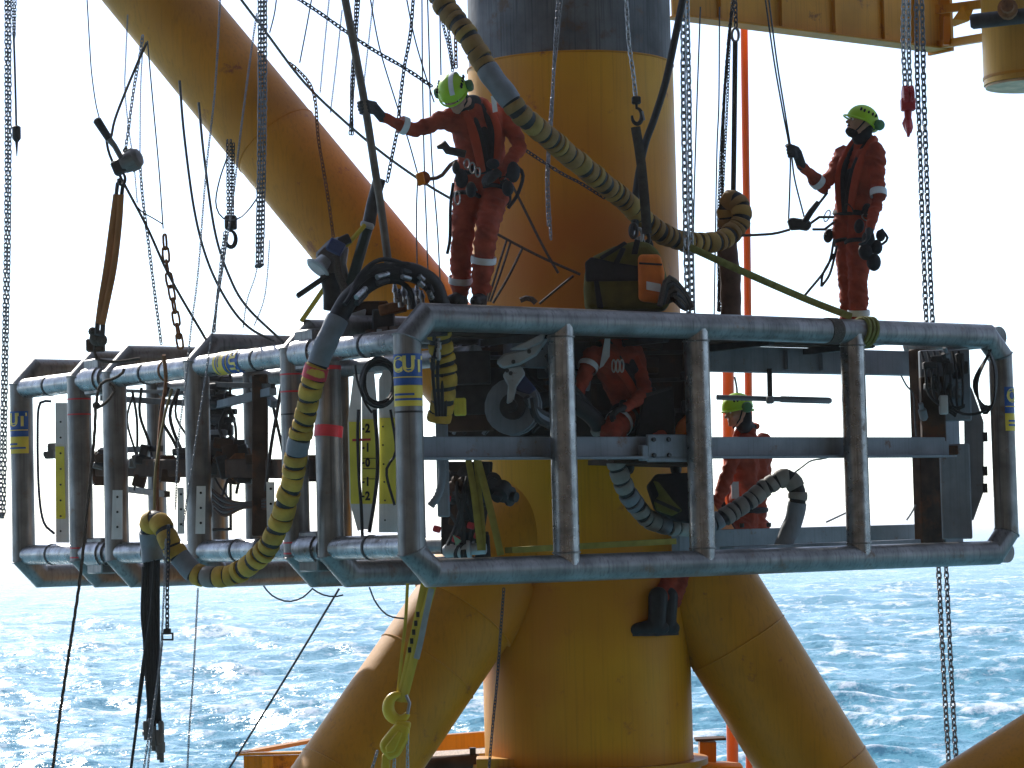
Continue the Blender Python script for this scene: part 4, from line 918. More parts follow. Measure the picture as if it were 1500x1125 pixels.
# winch: sheave with side arm
plathe(752, 596, 20.3, (-.35, -1, .12), [(-.05, .19), (-.045, .215), (-.02, .215), (-.015, .17), (.015, .17), (.02, .215), (.045, .215), (.05, .19), (.055, .09), (.09, .09)], GREYP, 'sheave')
plathe(752, 596, 20.2, (-.35, -1, .12), [(0, .10), (.03, .10), (.035, .05), (.08, .05)], DARK, 'hub')
LG = mat('light_machine_grey', (.36,.38,.40), .5, .2, var=.2, scale=10, rust=.1)
mb = MB(); mb.prism([at(x, y, 20.12) for x, y in ((742, 592), (752, 590), (757, 566), (770, 548), (764, 536), (744, 538), (736, 550), (744, 564))], (0, .05, 0)); mb.build('bracket', LG, mach, bevel=.01)
mb = MB(); mb.prism([at(x, y, 20.05) for x, y in ((726, 530), (738, 518), (775, 510), (803, 486), (808, 490), (786, 520), (762, 534), (736, 540))], (0, .08, 0)); mb.build('arm', LG, mach, bevel=.015)
mb = MB(); mb.prism([at(x, y, 20.0) for x, y in ((745, 512), (775, 498), (800, 486), (796, 500), (772, 512))], (0, .05, 0)); mb.build('arm', LG, mach, bevel=.01)
for x, y in ((743, 543), (748, 547), (752, 530), (775, 515)): plathe(x, y, 20.02, (0, -1, 0), [(-.01, .016), (.03, .016)], DARK, 'bolt', n=8)
mb = MB(); mb.prism([at(x, y, 20.2) for x, y in ((752, 560), (766, 546), (786, 570), (776, 578), (756, 572))], (0, .06, 0)); mb.build('guard', mat('dull_blue_paint', (.04,.055,.13), .5, .1), mach, bevel=.01)
for k in range(3):
    mb = MB(); mb.tube(catmull(pts([(770 + k * 4, 582, 20.15), (785, 600 + k * 5, 20.2), (806, 612 + k * 6, 20.4)]), .04), .03, 8); mb.build('pipe', GREYP if k % 2 else DARK, mach)
pbox(674, 596, 20.1, .09, .13, .1, YELP, 'valve_box'); pbox(648, 668, 20.0, .09, .9, .1, GREYP, 'side_post')
pbox(690, 620, 20.5, .35, .12, .2, BROWN, 'manifold'); pbox(715, 575, 20.9, .5, .35, .3, DARK, 'gearbox'); pbox(680, 540, 20.7, .4, .25, .3, DARK, 'gearbox')
for k in range(4): pbox(715, 500 + k * 12, 20.9 + .1 * k, .85, .03, .08, BROWN if k % 2 else GREYP, 'slat', bev=.004)
# lower cluster
rnd = random.Random(3)
for k in range(40):
    x = rnd.uniform(655, 742); y = rnd.uniform(682, 812); Y = rnd.uniform(20.25, 20.7)
    if x > 715 and y > 740: continue
    m = rnd.choice([DARK, DARK, DARK, BLACK, BROWN])
    if k % 2: pbox(x, y, Y, rnd.uniform(.06, .2), rnd.uniform(.06, .22), .15, m, 'housing', rz=rnd.uniform(-.3, .3))
    else: plathe(x, y, Y, (rnd.uniform(-1, 1), -.5, rnd.uniform(-.6, .6)), [(-.07, .03), (-.06, .055), (.03, .055), (.035, .075), (.055, .075), (.06, .04), (.1, .04)], m, 'valve', n=14)
for x, y in ((655, 730), (640, 775), (668, 790), (700, 785), (690, 770)): pbox(x, y, 20.2, .06, .05, .06, REDP, 'valve_knob', rz=.3)
mb = MB(); mb.prism([at(x, y, 20.1) for x, y in ((663, 783), (676, 792), (668, 800))], (0, .01, 0)); mb.build('tag_plate', mat('pale_green_tag', (.20,.32,.22), .5), mach)
plathe(672, 806, 20.25, (1, -.1, .05), [(-.12, .03), (-.1, .05), (-.02, .05), (-.015, .065), (.015, .065), (.02, .045), (.06, .045), (.065, .07), (.09, .07), (.095, .045), (.2, .045), (.21, .03)], LG, 'motor')
for k in range(6):
    mb = MB(); x0 = rnd.uniform(650, 690); mb.tube(catmull(pts([(x0, 690 + k * 8, 20.2), (x0 - 12 + k * 6, 730, 20.15), (x0 + 10, 770, 20.2), (x0 + 20 - k * 5, 806, 20.25)]), .04), .014, 7); mb.build('hydraulic_line', BLACK if k % 2 else DARK, mach)
mb = MB(); P = catmull(pts([(632, 640), (641, 662), (648, 690), (643, 722), (630, 742)], 19.72), .015); mb.tube(P, [.026 + .005 * (i % 2) for i in range(len(P))], 10); mb.build('corrugated_hose', GREYP, mach)
for k in range(4):
    mb = MB(); mb.tube(catmull(pts([(632 + k * 8, 470), (640 + k * 6, 500 + k * 6), (634 + k * 7, 540), (640 + k * 4, 610)], 19.55 + .04 * k), .04), .013, 7); mb.build('cable', BLACK, mach)
for k, (x, y) in enumerate(((637, 492), (642, 520), (634, 535), (643, 505))): plathe(x, y, 19.55, (0, -.2, 1), [(-.04, .012), (-.03, .02), (.02, .02), (.025, .013), (.05, .013)], STEEL2 if k % 2 else DARK, 'fitting', n=10)
# left arm: drive shaft, rails, valve tower, clutch
shaft = thing('drive_shaft', at(300, 700, 22.3), 'rusty brown drive beam running through the left arm of the cage', 'drive shaft')
mb = MB(); mb.bar(at(130, 685, 24.2), at(480, 687, 20.3), .13, .15); mb.build('beam', BROWN, shaft, bevel=.01)
for x, h_ in ((150, .3), (245, .22), (352, .24), (455, .2)):
    Y = 24.2 - (x - 130) / 350 * 3.9; d = (at(480, 687, 20.3) - at(130, 685, 24.2)).normalized(); c = at(x, 686, Y); mb = MB(); mb.tube([c - d * .03, c + d * .03], h_ * .55, 8); mb.build('flange', RUST if x == 352 else BROWN, shaft)
for a, b, wd in (((150, 660, 24), (235, 657, 23), .05), ((150, 583, 24), (300, 592, 22.5), .05), ((170, 572, 24), (300, 576, 22.4), .03), ((180, 716, 23.8), (245, 724, 22.6), .05), ((312, 595, 22), (400, 573, 20.9), .06), ((312, 563, 22), (400, 566, 20.9), .04), ((372, 566, 21.4), (402, 592, 21), .06), ((330, 583, 22), (372, 583, 21.5), .03)):
    mb = MB(); mb.bar(at(*a), at(*b), wd, wd); mb.build('rail', GREYP if wd > .05 else DARK, shaft)
mb = MB(); mb.bar(at(381, 548, 21.1), at(381, 785, 21.1), .12, .1, up=(0,1,0)); mb.build('post', BROWN, shaft, bevel=.01)
mb = MB(); mb.tube(pts([(337, 545), (338, 775), (310, 776)], 21.9), .012, 6); mb.build('rod', DARK, shaft)
for k in range(26):
    x = 318 + rnd.uniform(-12, 14); y = 556 + k * 3.9; Y = 22.0 + rnd.uniform(-.15, .15)
    if k % 3: pbox(x, y, Y, rnd.uniform(.08, .17), rnd.uniform(.05, .1), .12, DARK if k % 4 else GREYP, 'valve_block', shaft)
    else: plathe(x, y, Y, (1, -.4, rnd.uniform(-.4, .4)), [(-.1, .02), (-.08, .04), (.03, .04), (.04, .025), (.12, .025)], DARK, 'valve', shaft, n=12)
for k in range(20):
    x = 330 + rnd.uniform(-28, 34); y = 655 + rnd.uniform(-10, 50); pbox(x, y, 21.8 + rnd.uniform(-.1, .1), rnd.uniform(.06, .16), rnd.uniform(.05, .14), .12, BROWN if k % 2 else DARK, 'clutch_block', shaft, rz=rnd.uniform(-.3, .3))
for k in range(7):
    mb = MB(); y0 = 715 + k * 5; mb.tube(catmull(pts([(308 + k, y0, 21.8), (330, y0 + 16 - k, 21.6), (360, y0 + 22 - k * 4, 21.3), (400, 728 + k * 3, 20.9)]), .05), .012, 6); mb.build('hydraulic_line', DARK if k % 2 else BROWN, shaft)
for k in range(6): pbox(74 + rnd.uniform(-6, 5), 662 + rnd.uniform(-13, 12), 23.7, rnd.uniform(.04, .09), rnd.uniform(.04, .08), .08, HO, 'valve_block', shaft)
mb = MB(); mb.tube(catmull(pts([(75, 588, 23.6), (58, 592, 23.6), (55, 640, 23.6), (57, 720, 23.6), (64, 765, 23.6), (80, 782, 23.6)]), .05), R(4, 23.6), 7); mb.build('cable', mat('blue_black_cable', (.03,.035,.07), .5), shaft)
for x, y in ((235, 575), (232, 620)): pass
mb = MB(); mb.tube(catmull(pts([(240, 520, 21.4), (243, 560, 21.5), (236, 610, 21.4), (230, 700, 21.0), (232, 770, 20.7)]), .05), .016, 7); mb.build('hanging_line', RUST, shaft)
mb = MB(); mb.tube(catmull(pts([(252, 570, 21.4), (240, 615, 21.3), (228, 690, 20.95), (226, 765, 20.7)]), .05), .012, 7); mb.build('hanging_line', mat('olive_cord', (.16,.13,.04), .8), shaft)
for k in range(14):
    x0 = rnd.uniform(150, 460); y0 = rnd.uniform(560, 600); Y0 = 24.1 - (x0 - 130) / 350 * 3.9
    mb = MB(); mb.tube(catmull([at(x0, y0, Y0), at(x0 + rnd.uniform(-15, 15), y0 + 40, Y0), at(x0 + rnd.uniform(-20, 25), y0 + 90, Y0), at(x0 + rnd.uniform(-30, 30), y0 + rnd.uniform(100, 170), Y0)], .06), rnd.uniform(.008, .016), 6); mb.build('hydraulic_line', BLACK if k % 2 else DARK, shaft)
for k in range(18):
    x = rnd.uniform(140, 460); Y0 = 24.1 - (x - 130) / 350 * 3.9; pbox(x, 672 + rnd.uniform(-12, 34), Y0 - .1, rnd.uniform(.05, .16), rnd.uniform(.04, .12), .12, rnd.choice([DARK, BROWN, HO]), 'clamp_block', shaft, rz=rnd.uniform(-.3, .3))
# coil of cable at the front left
t = thing('cable_coil', at(553, 600, 19.55), 'coil of black cable hung beside the scale boards', 'cable coil')
for k in range(8):
    cx, cy = 554 + rnd.uniform(-3, 3), 562 + rnd.uniform(-4, 4); rx, ry = 24 + rnd.uniform(-5, 3), 33 + rnd.uniform(-6, 4)
    mb = MB(); mb.tube([at(cx + rx * math.cos(a), cy + ry * math.sin(a) , 19.55 + .012 * k) for a in [2 * math.pi * i / 28 for i in range(28)]], .011, 6, closed=True); mb.build('turn', BLACK if k % 3 else DARK, t)
rope('', [(520, 535), (524, 560), (535, 590), (545, 605)], 19.5, 3.5, BLACK, root=t, name='tail'); rope('', [(572, 600), (580, 660), (566, 690), (578, 740)], 19.6, 4, BLACK, root=t, name='tail')
# clamp and plates on top of the left arm
t = thing('pipe_clamp', at(480, 470, 20.1), 'dark clamp with blue valve, cone and handle standing on the cage top before the brace', 'clamp')
mb = MB(); mb.prism([at(x, y, 20.1) for x, y in ((460, 372), (480, 352), (498, 345), (510, 360), (506, 385), (514, 420), (504, 440), (490, 425), (478, 400))], (0, .14, 0)); mb.build('body', HO, t, bevel=.02)
plathe(470, 388, 20.05, (-.6, -.3, -.75), [(-.06, .05), (0, .06), (.03, .1), (.035, .105), (.05, .09)], LG, 'cone', t)
pbox(492, 362, 20.0, .12, .1, .12, mat('dull_blue_paint', (.04,.055,.13)), 'valve', t, rz=.5); pbox(505, 352, 20.05, .09, .07, .1, DARK, 'valve', t, rz=-.4)
mb = MB(); mb.bar(at(435, 434, 20.0), at(482, 402, 20.05), .035, .07, up=(0,1,0)); mb.build('handle', DARK, t, bevel=.006)
mb = MB(); mb.tube(pts([(482, 402), (486, 430), (482, 455)], 20.1), [.07, .065, .045], 12); mb.build('stem', DARK, t)
mb = MB(); mb.tube(catmull(pts([(492, 375, 20.0), (497, 405, 20.0), (510, 430, 20.0), (520, 445, 20.0)]), .04), .03, 8); mb.build('hose', ROPE, t)
mb = MB(); mb.bar(at(442, 470, 20.4), at(480, 415, 20.3), .03, .06, up=(0,1,0)); mb.build('stay', YW, t)
mb = MB(); mb.bar(at(548, 300, 20.3), at(512, 425, 20.1), .08, .10, up=(0,1,0)); mb.build('arm', mat('dark_green_paint', (.035,.055,.05), .5), t, bevel=.02)
mb = MB(); mb.tube(pts([(556, 262), (545, 300), (540, 330)], 20.2), [.05, .045, .05], 10); mb.build('arm_head', DARK, t)
pbox(538, 330, 20.15, .10, .04, .1, LG, 'collar', t, rz=.3); pbox(521, 345, 20.1, .03, .22, .06, YW, 'webbing', t, rz=.75)
mb = MB(); mb.prism([at(x, y, 20.15) for x, y in ((512, 460), (536, 452), (530, 488), (510, 490))], (0, .12, 0)); mb.build('plate', LG, t, bevel=.006)
pbox(562, 470, 20.0, .16, .16, .2, DARK, 'box', t); pbox(561, 485, 19.85, .09, .025, .05, LG, 'label', t, bev=.003); pbox(540, 462, 20.3, .3, .2, .2, BROWN, 'box', t)
pbox(575, 452, 19.95, .2, .08, .15, RUST, 'rusty_lug', t, rz=-.2)
# right end: valve cluster, tool rail and hose coil
t = thing('valve_panel', at(1380, 610, 22.6), 'dark hydraulic valve panel with small pale box in the right end bay', 'valve panel')
pbox(1384, 565, 22.75, .42, .6, .1, GREYP, 'back_plate', t); pbox(1366, 600, 22.7, .2, .55, .12, BROWN, 'back_plate', t)
for k in range(16):
    x = rnd.uniform(1350, 1412); y = rnd.uniform(520, 606)
    if k % 2: pbox(x, y, 22.6 + rnd.uniform(-.05, .05), rnd.uniform(.05, .13), rnd.uniform(.05, .12), .12, DARK, 'valve_block', t)
    else: plathe(x, y, 22.55, (rnd.uniform(-.5, .5), -.6, 1), [(-.08, .02), (-.06, .035), (.02, .035), (.03, .02), (.08, .02)], DARK if k % 4 else GREYP, 'valve', t, n=12)
pbox(1382, 593, 22.5, .07, .16, .07, mat('pale_grey_box', (.45,.46,.46), .5), 'junction_box', t)
for k in range(7):
    mb = MB(); mb.tube(catmull(pts([(1350 + k * 9, 515, 22.6), (1356 + k * 9, 545, 22.5), (1362 + k * 8, 580 + k * 3, 22.5), (1400 + k * 2, 610 - k * 3, 22.5)]), .05), .011, 6); mb.build('hydraulic_line', BLACK, t)
pbox(1400, 720, 22.8, .25, .8, .06, GREYP, 'back_plate', t); pbox(1385, 660, 22.75, .2, .08, .1, BROWN, 'back_plate', t)
t = thing('cable_coil', at(1446, 612, 22.5), 'thin dark hose coil hanging inside the far right post', 'cable coil')
for k in range(4): rope('', [(1452, 512), (1432 - k * 2, 560), (1440, 605 - k * 4), (1455, 590), (1457 + k, 545), (1448, 512)], 22.45 + .02 * k, 3, BLACK, root=t, name='turn')
rope('', [(1395, 598), (1410, 606), (1432, 606), (1446, 598)], 22.4, 4, BLACK, root=t, name='tail')
t = thing('tool_rail', at(1130, 590, 22.1), 'grey round bar hung level below the cage top by a short bracket', 'bar')
mb = MB(); a, b = at(1050, 582, 22.3), at(1218, 587, 22.5); mb.tube([a, a.lerp(b, .55), a.lerp(b, .56), a.lerp(b, .98), b], [.022, .022, .028, .028, .016], 12); mb.build('bar', GREYP, t)
mb = MB(); mb.bar(at(1127, 540, 22.4), at(1128, 590, 22.4), .04, .04, up=(0,1,0)); mb.build('hanger', DARK, t)
pbox(1128, 586, 22.35, .06, .06, .09, GREYP, 'clamp', t)
for lab, L in (('thin wire dangling below the mid rail to the looped hose', [(1222, 668), (1205, 672), (1188, 675), (1175, 684), (1162, 694)]), ('thin wire rising from the lower beam to the third upright', [(1210, 765), (1225, 758), (1242, 750)]), ('thin dark cable beside the right inner post near the beam', [(1328, 762), (1336, 750), (1342, 738)]), ('thin dark cable hanging below the upper beam at the right inner post', [(1320, 550), (1328, 565), (1338, 578), (1340, 610), (1342, 640)])):
    rope(lab, L, 22.6, 2.6, WIRE, 'cable', 'cable', step=.03)

# closed drive housing and frames in the middle of the cage: the dark mass behind the winch and the crouching worker
hs = thing('drive_housing', at(840, 640, 21.35), 'dark box shaped drive housing behind the winch, under the cage top', 'housing')
DKBROWN = mat('very_dark_brown_steel', (.030,.024,.021), .75, 0, var=.5, scale=5, rust=.3, rustcol=(.07,.03,.015))  # near-black brown steel with random rusty patches
mb = MB(); mb.prism([at(x, y, 21.3) for x, y in ((700, 488), (1040, 498), (1040, 560), (1012, 640), (640, 640), (640, 500))], (0, .25, 0)); mb.build('casing', DKBROWN, hs, bevel=.01)
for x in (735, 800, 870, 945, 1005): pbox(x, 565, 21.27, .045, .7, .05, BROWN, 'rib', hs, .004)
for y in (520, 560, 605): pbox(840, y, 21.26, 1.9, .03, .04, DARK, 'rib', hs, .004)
for k in range(26):
    x = rnd.uniform(650, 1020); y = rnd.uniform(505, 630); pbox(x, y, 21.2 - rnd.uniform(0, .12), rnd.uniform(.05, .2), rnd.uniform(.04, .15), .1, rnd.choice([DARK, BROWN, DKBROWN, GREYP]), 'cover', hs, rz=rnd.uniform(-.2, .2))
for k in range(9):
    x0 = rnd.uniform(650, 800); mb = MB(); mb.tube(catmull(pts([(x0, 500, 21.1), (x0 + rnd.uniform(-20, 30), 540, 21.0), (x0 + rnd.uniform(0, 50), 590, 20.95), (x0 + rnd.uniform(-20, 40), 636, 21.0)]), .05), .014, 6); mb.build('hydraulic_line', BLACK if k % 3 else GREYP, hs)
mb = MB(); mb.prism([at(x, y, 21.0) for x, y in ((646, 676), (722, 676), (716, 740), (704, 812), (646, 812))], (0, .12, 0)); mb.build('casing', DKBROWN, hs, bevel=.01)

# ------------------------------------------------------------------ people
COV = mat('red_coverall_cloth', (.29,.046,.022), .85, 0, var=.38, scale=9, bump=.35, bscale=30)
COV2 = mat('bright_orange_red_cloth', (.36,.048,.018), .8, 0, var=.15, scale=9, bump=.3, bscale=30)
SKIN = mat('skin', (.40,.22,.15), .5, 0, var=.1, scale=20, bump=.05)
GLOVE = mat('dark_glove', (.032,.032,.036), .7, 0, var=.3, scale=30, bump=.3)
BOOT = mat('black_boot', (.016,.016,.018), .5, 0, var=.3, scale=20, bump=.2)
HARN = mat('black_harness_webbing', (.016,.016,.02), .75, 0, var=.3, scale=30)
HELM = mat('lime_helmet', (.36,.62,.03), .35, 0, var=.08, scale=6, bump=0)
CUP = mat('dark_green_ear_cup', (.05,.16,.06), .45, 0, var=.1)
HAIR = mat('dark_beard', (.02,.016,.014), .85, 0, var=.4, scale=60, bump=.5)
EYEW = mat('eye_white', (.6,.6,.58), .3, 0, bump=0); EYED = mat('eye_dark', (.02,.015,.012), .2, 0, bump=0)

def remesh(mb, voxel, smooth=3):
    me = bpy.data.meshes.new('tmp'); me.from_pydata(mb.v, [], mb.f); o = bpy.data.objects.new('tmp', me); C.objects.link(o)
    m = o.modifiers.new('r', 'REMESH'); m.mode = 'VOXEL'; m.voxel_size = voxel
    if smooth: s = o.modifiers.new('s', 'SMOOTH'); s.factor = .5; s.iterations = smooth
    dg = bpy.context.evaluated_depsgraph_get(); dg.update()
    ev = o.evaluated_get(dg); m2 = bpy.data.meshes.new_from_object(ev)
    V = np.empty(len(m2.vertices) * 3); m2.vertices.foreach_get('co', V); Fc = [tuple(p.vertices) for p in m2.polygons]
    N = np.empty(len(m2.vertices) * 3); m2.vertices.foreach_get('normal', N)
    bpy.data.objects.remove(o); bpy.data.meshes.remove(me); bpy.data.meshes.remove(m2)
    return V.reshape(-1, 3), Fc, N.reshape(-1, 3)
def capsule(mb, a, ra, b, rb, n=14):
    a = Vector(a); b = Vector(b); d = b - a; L = d.length; d = d.normalized() if L > 1e-6 else Vector((0, 0, 1)); P = []; r_ = []
    for i in range(5): t = math.radians(-88 + i * 22); P.append(a + d * ra * math.sin(t)); r_.append(max(.002, ra * math.cos(t)))
    for i in range(5): t = math.radians(i * 22); P.append(b + d * rb * math.sin(t)); r_.append(max(.002, rb * math.cos(t)))
    # points must advance along d
    mb.tube(P, r_, n)
class Body:
    """list of tapered limbs fused into one continuous skin"""
    def __init__(s): s.mb = MB(); s.pr = []
    def cap(s, a, ra, b, rb, tag_=0):
        capsule(s.mb, a, ra, b, rb); s.pr.append((np.array(a, float), np.array(b, float), ra, rb, tag_))
    def ball(s, c, r3, M, tag_=0):
        s.mb.ell(c, *r3, M=M, n=18, m=12); c = np.array(c, float); r = (r3[0] * r3[1] * r3[2]) ** (1/3); s.pr.append((c, c + 1e-4, r, r, tag_))
    def build(s, parent, mats, voxel=.011, fold=.007, name='body', smooth=3, seed=0):
        V, Fc, N = remesh(s.mb, voxel, smooth)
        D = []; 
        for a, b, ra, rb, tg in s.pr:
            ab = b - a; t = np.clip(((V - a) @ ab) / max(1e-9, ab @ ab), 0, 1); d = np.linalg.norm(V - (a + t[:, None] * ab), axis=1) - (ra + (rb - ra) * t); D.append(d)
        D = np.array(D); tg = np.array([p[4] for p in s.pr])[D.argmin(0)]
        if fold:
            off = Vector((seed * 3.7, seed * 1.3, 0))
            for i in range(len(V)):
                if tg[i] == 0:
                    p = Vector(V[i]); q = p + off
                    w_ = noise.noise(Vector((q.x * 8, q.y * 8, q.z * 15))) * .7 + (1 - abs(noise.noise(Vector((q.x * 9 + 5, q.y * 9, q.z * 21 + q.x * 9)))) * 2.6) * .55
                    V[i] += N[i] * fold * (w_ * 1.7 - .6)
        mb = MB(); mb.v = [tuple(v) for v in V]; mb.f = Fc; mb.m = [int(tg[f[0]]) for f in Fc]
        return mb.build(name, mats, parent, ang=3.2)
def grip_hand(parent, wrist, center, axis, n_hint, side=1, rod=.03, s=1.0):
    """gloved hand closed round a rod: palm, four unequal bent fingers, thumb"""
    a = Vector(axis).normalized(); w_ = (Vector(center) - Vector(wrist)); w_ = (w_ - a * w_.dot(a) * .8).normalized(); n = a.cross(w_).normalized()
    if n.dot(Vector(n_hint)) < 0: n = -n
    c = Vector(center); B = Body(); rr = rod
    B.cap(wrist, .036 * s, c - w_ * (rr + .045 * s) + n * .012, .036 * s)
    for k in range(4): B.cap(c - w_ * (rr + .05 * s) + n * .012 + a * (k - 1.5) * .018 * s, .022 * s, c - w_ * .005 + n * (rr + .010) + a * (k - 1.5) * .0215 * s, .016 * s)
    for k, ln in enumerate((.95, 1.05, 1.0, .82)):
        o = a * (k - 1.5) * .0225 * s
        P = [c + o - w_ * .004 + n * (rr + .011), c + o + w_ * (rr * .95 + .008) * ln + n * rr * .55, c + o + w_ * (rr * .95 + .008) * ln - n * rr * .5, c + o - n * (rr + .009) * ln + w_ * .002, c + o - n * (rr + .006) - w_ * rr * .75 * ln]
        R_ = [.0135, .0125, .0115, .0105, .009]
        for i in range(4): B.cap(P[i], R_[i] * s, P[i + 1], R_[i + 1] * s)
    ta = a * side
    P = [c - w_ * (rr + .055 * s) + ta * .028 * s, c - w_ * (rr + .012) + ta * .048 * s - n * .012, c - w_ * rr * .4 + ta * .050 * s - n * (rr + .012), c + w_ * rr * .5 + ta * .045 * s - n * (rr + .014)]
    for i in range(3): B.cap(P[i], (.019, .015, .013)[i] * s, P[i + 1], (.015, .013, .010)[i] * s)
    return B.build(parent, [GLOVE], .0042, 0, 'glove', 1)
def rest_hand(parent, wrist, d, palm, side=1, s=1.0, curl=.5):
    """relaxed, slightly curled gloved hand"""
    d = Vector(d).normalized(); p = Vector(palm); p = (p - d * p.dot(d)).normalized(); a = d.cross(p); w0 = Vector(wrist); B = Body()
    B.cap(w0, .035 * s, w0 + d * .03, .036 * s)
    for k in range(4): B.cap(w0 + d * .02 + a * (k - 1.5) * .016 * s, .024 * s, w0 + d * .088 * s + a * (k - 1.5) * .0205 * s, .017 * s)
    for k, ln in enumerate((.92, 1.05, 1.0, .8)):
        q = w0 + d * .088 * s + a * (k - 1.5) * .0215 * s; ang = .25 + curl * .4 + .06 * k; dd = d
        for i, (l, r0, r1) in enumerate(((.042, .0135, .0125), (.028, .0125, .011), (.022, .011, .009))):
            dd = (d * math.cos(ang) + p * math.sin(ang)).normalized(); q2 = q + dd * l * ln * s; B.cap(q, r0 * s, q2, r1 * s); q = q2; ang += curl
    P = [w0 + d * .025 + a * side * .025, w0 + d * .06 + a * side * .05 + p * .012, w0 + d * .09 + a * side * .056 + p * .028, w0 + d * .112 + a * side * .05 + p * .04]
    for i in range(3): B.cap(P[i], (.020, .016, .014)[i] * s, P[i + 1], (.016, .014, .0105)[i] * s)
    return B.build(parent, [GLOVE], .0045, 0, 'glove', 1)
def limb_band(parent, a, b, t, r, wd=.05, m=None, name='reflective_band'):
    a = Vector(a); b = Vector(b); d = (b - a).normalized(); c = a.lerp(b, t); mb = MB()
    mb.tube([c - d * wd / 2, c - d * wd * .25, c + d * wd * .25, c + d * wd / 2], [r * .97, r, r, r * .97], 20, caps=False); return mb.build(name, m or REFL, parent)
def boot(parent, ankle, knee, toe_dir, s=1.0):
    an = Vector(ankle); up = (Vector(knee) - an).normalized(); td = Vector(toe_dir).normalized(); B = Body(); dn = Vector((0, 0, -1)) if abs(td.z) < .6 else -up
    B.cap(an + up * .22, .066 * s, an, .058 * s); B.cap(an + dn * .035 - td * .045, .045 * s, an + dn * .045 + td * .10, .043 * s); B.cap(an + dn * .01, .05 * s, an + dn * .04 + td * .17, .042 * s)
    o = B.build(parent, [BOOT], .009, 0, 'boot', 2)
    mb = MB(); c = an + dn * .070 + td * .06; sd = td.cross(dn).normalized(); pl = []
    for i in range(16):
        q = 2 * math.pi * i / 16; pl.append(c + td * .15 * math.cos(q) + sd * .046 * math.sin(q) * (1.0 + .15 * math.cos(q)))
    mb.prism(pl, dn * .022); mb.build('sole', GLOVE, o); return o
def person(label, J, f, lat=None, up_hint=(0, 0, 1), cup=None, seed=1, lobes=True, hood=True, beard=False, toe=((-.5, -.8, 0), (-.5, -.8, 0)), loops=True, stripe=False):
    """J: joint positions. f: face direction; limbs L / R are as seen in the picture (left / right)"""
    J = {k: Vector(v) for k, v in J.items()}
    base = (J['anL'] + J['anR']) / 2; base.z = min(J['anL'].z, J['anR'].z) - .08
    t = thing('person', base, label, 'person', 'workers in red coveralls'); B = Body()
    f = Vector(f).normalized(); u = Vector(up_hint); u = (u - f * u.dot(f)).normalized()
    if lat is not None: l = Vector(lat); l = (l - f * l.dot(f)).normalized(); u = f.cross(l)
    rt = f.cross(u); M = Matrix((rt, f, u)).transposed(); H = J['head']
    # head with face
    B.ball(H + u * .012 - f * .008, (.077, .097, .108), M, 1); B.ball(H - u * .065 + f * .022, (.056, .068, .058), M, 1)
    B.cap(H + f * .088 + u * .004, .011, H + f * .112 - u * .030, .0155, 1)
    B.cap(H + f * .078 + u * .026 + rt * .04, .014, H + f * .078 + u * .026 - rt * .04, .014, 1); B.cap(H + f * .084 - u * .062 + rt * .02, .0095, H + f * .084 - u * .062 - rt * .02, .0095, 1)
    B.ball(H + f * .074 - u * .098, (.026, .02, .018), M, 1)
    for q in (-1, 1):
        B.ball(H + rt * q * .080 - f * .012 - u * .015, (.012, .02, .032), M, 1); B.ball(H + f * .064 + rt * q * .042 - u * .028, (.026, .025, .022), M, 1)
    nk = J['neck']; B.cap(H - u * .07 - f * .015, .056, nk, .062, 1)
    # torso
    sL, sR, hL, hR = J['shL'], J['shR'], J['hipL'], J['hipR']; cs = (sL + sR) / 2; hp = (hL + hR) / 2
    fb = ((sR - sL).cross(cs - hp)).normalized()
    if fb.dot(f) < 0: fb = -fb
    ax = (sR - sL).normalized(); dn = (hp - cs)
    B.cap(sL + dn * .08 - ax * -.04, .095, sR + dn * .08 - ax * .04, .095); B.cap(nk + dn * .02, .078, cs + dn * .12, .10)
    for q in (-1, 1):
        p = cs + ax * q * .085; B.cap(p + dn * .12, .128, cs + dn * .62 + ax * q * .065, .122); B.cap(cs + dn * .6 + ax * q * .065, .122, hp + ax * q * .07 + dn * .05, .122)
        B.cap(p + dn * .2 + fb * .03, .105, cs + dn * .55 + ax * q * .055 + fb * .03, .10)
    for S in 'LR':
        sh, el, wr, hi, kn, an = (J[k + S] for k in ('sh', 'el', 'wr', 'hip', 'kn', 'an'))
        B.cap(sh, .078, sh.lerp(el, .5), .066); B.cap(sh.lerp(el, .45), .067, el, .056); B.cap(el, .057, el.lerp(wr, .4), .054); B.cap(el.lerp(wr, .35), .055, wr, .044)
        B.cap(hi + dn * .0, .115, hi.lerp(kn, .5), .104); B.cap(hi.lerp(kn, .45), .106, kn, .086); B.cap(kn, .087, kn.lerp(an, .45), .083); B.cap(kn.lerp(an, .4), .084, an + (kn - an).normalized() * .07, .078)
    # collar and cuffs
    B.cap(nk + dn * -.03 + ax * .03, .05, nk + dn * -.03 - ax * .03, .05)
    body = B.build(t, [COV, SKIN], .0105, .010, 'body', 3, seed)
    for q in (-1, 1):
        mb = MB(); mb.ell(H + f * .082 + rt * q * .034 + u * .004, .013, .009, .009, M, 10, 8); e = mb.build('eye', EYEW, body)
        mb = MB(); mb.ell(H + f * .091 + rt * q * .034 + u * .004, .006, .004, .006, M, 8, 6); mb.build('pupil', EYED, e)
    # helmet: shell, rim, brim, ear defenders, strap
    Mh = Matrix((rt, f, u)).transposed(); hc = H + u * .038 - f * .006
    mb = MB(); mb.ell(hc, .112, .138, .128, Mh, 30, 12, lo=-.10); hm = mb.build('helmet', HELM, t)
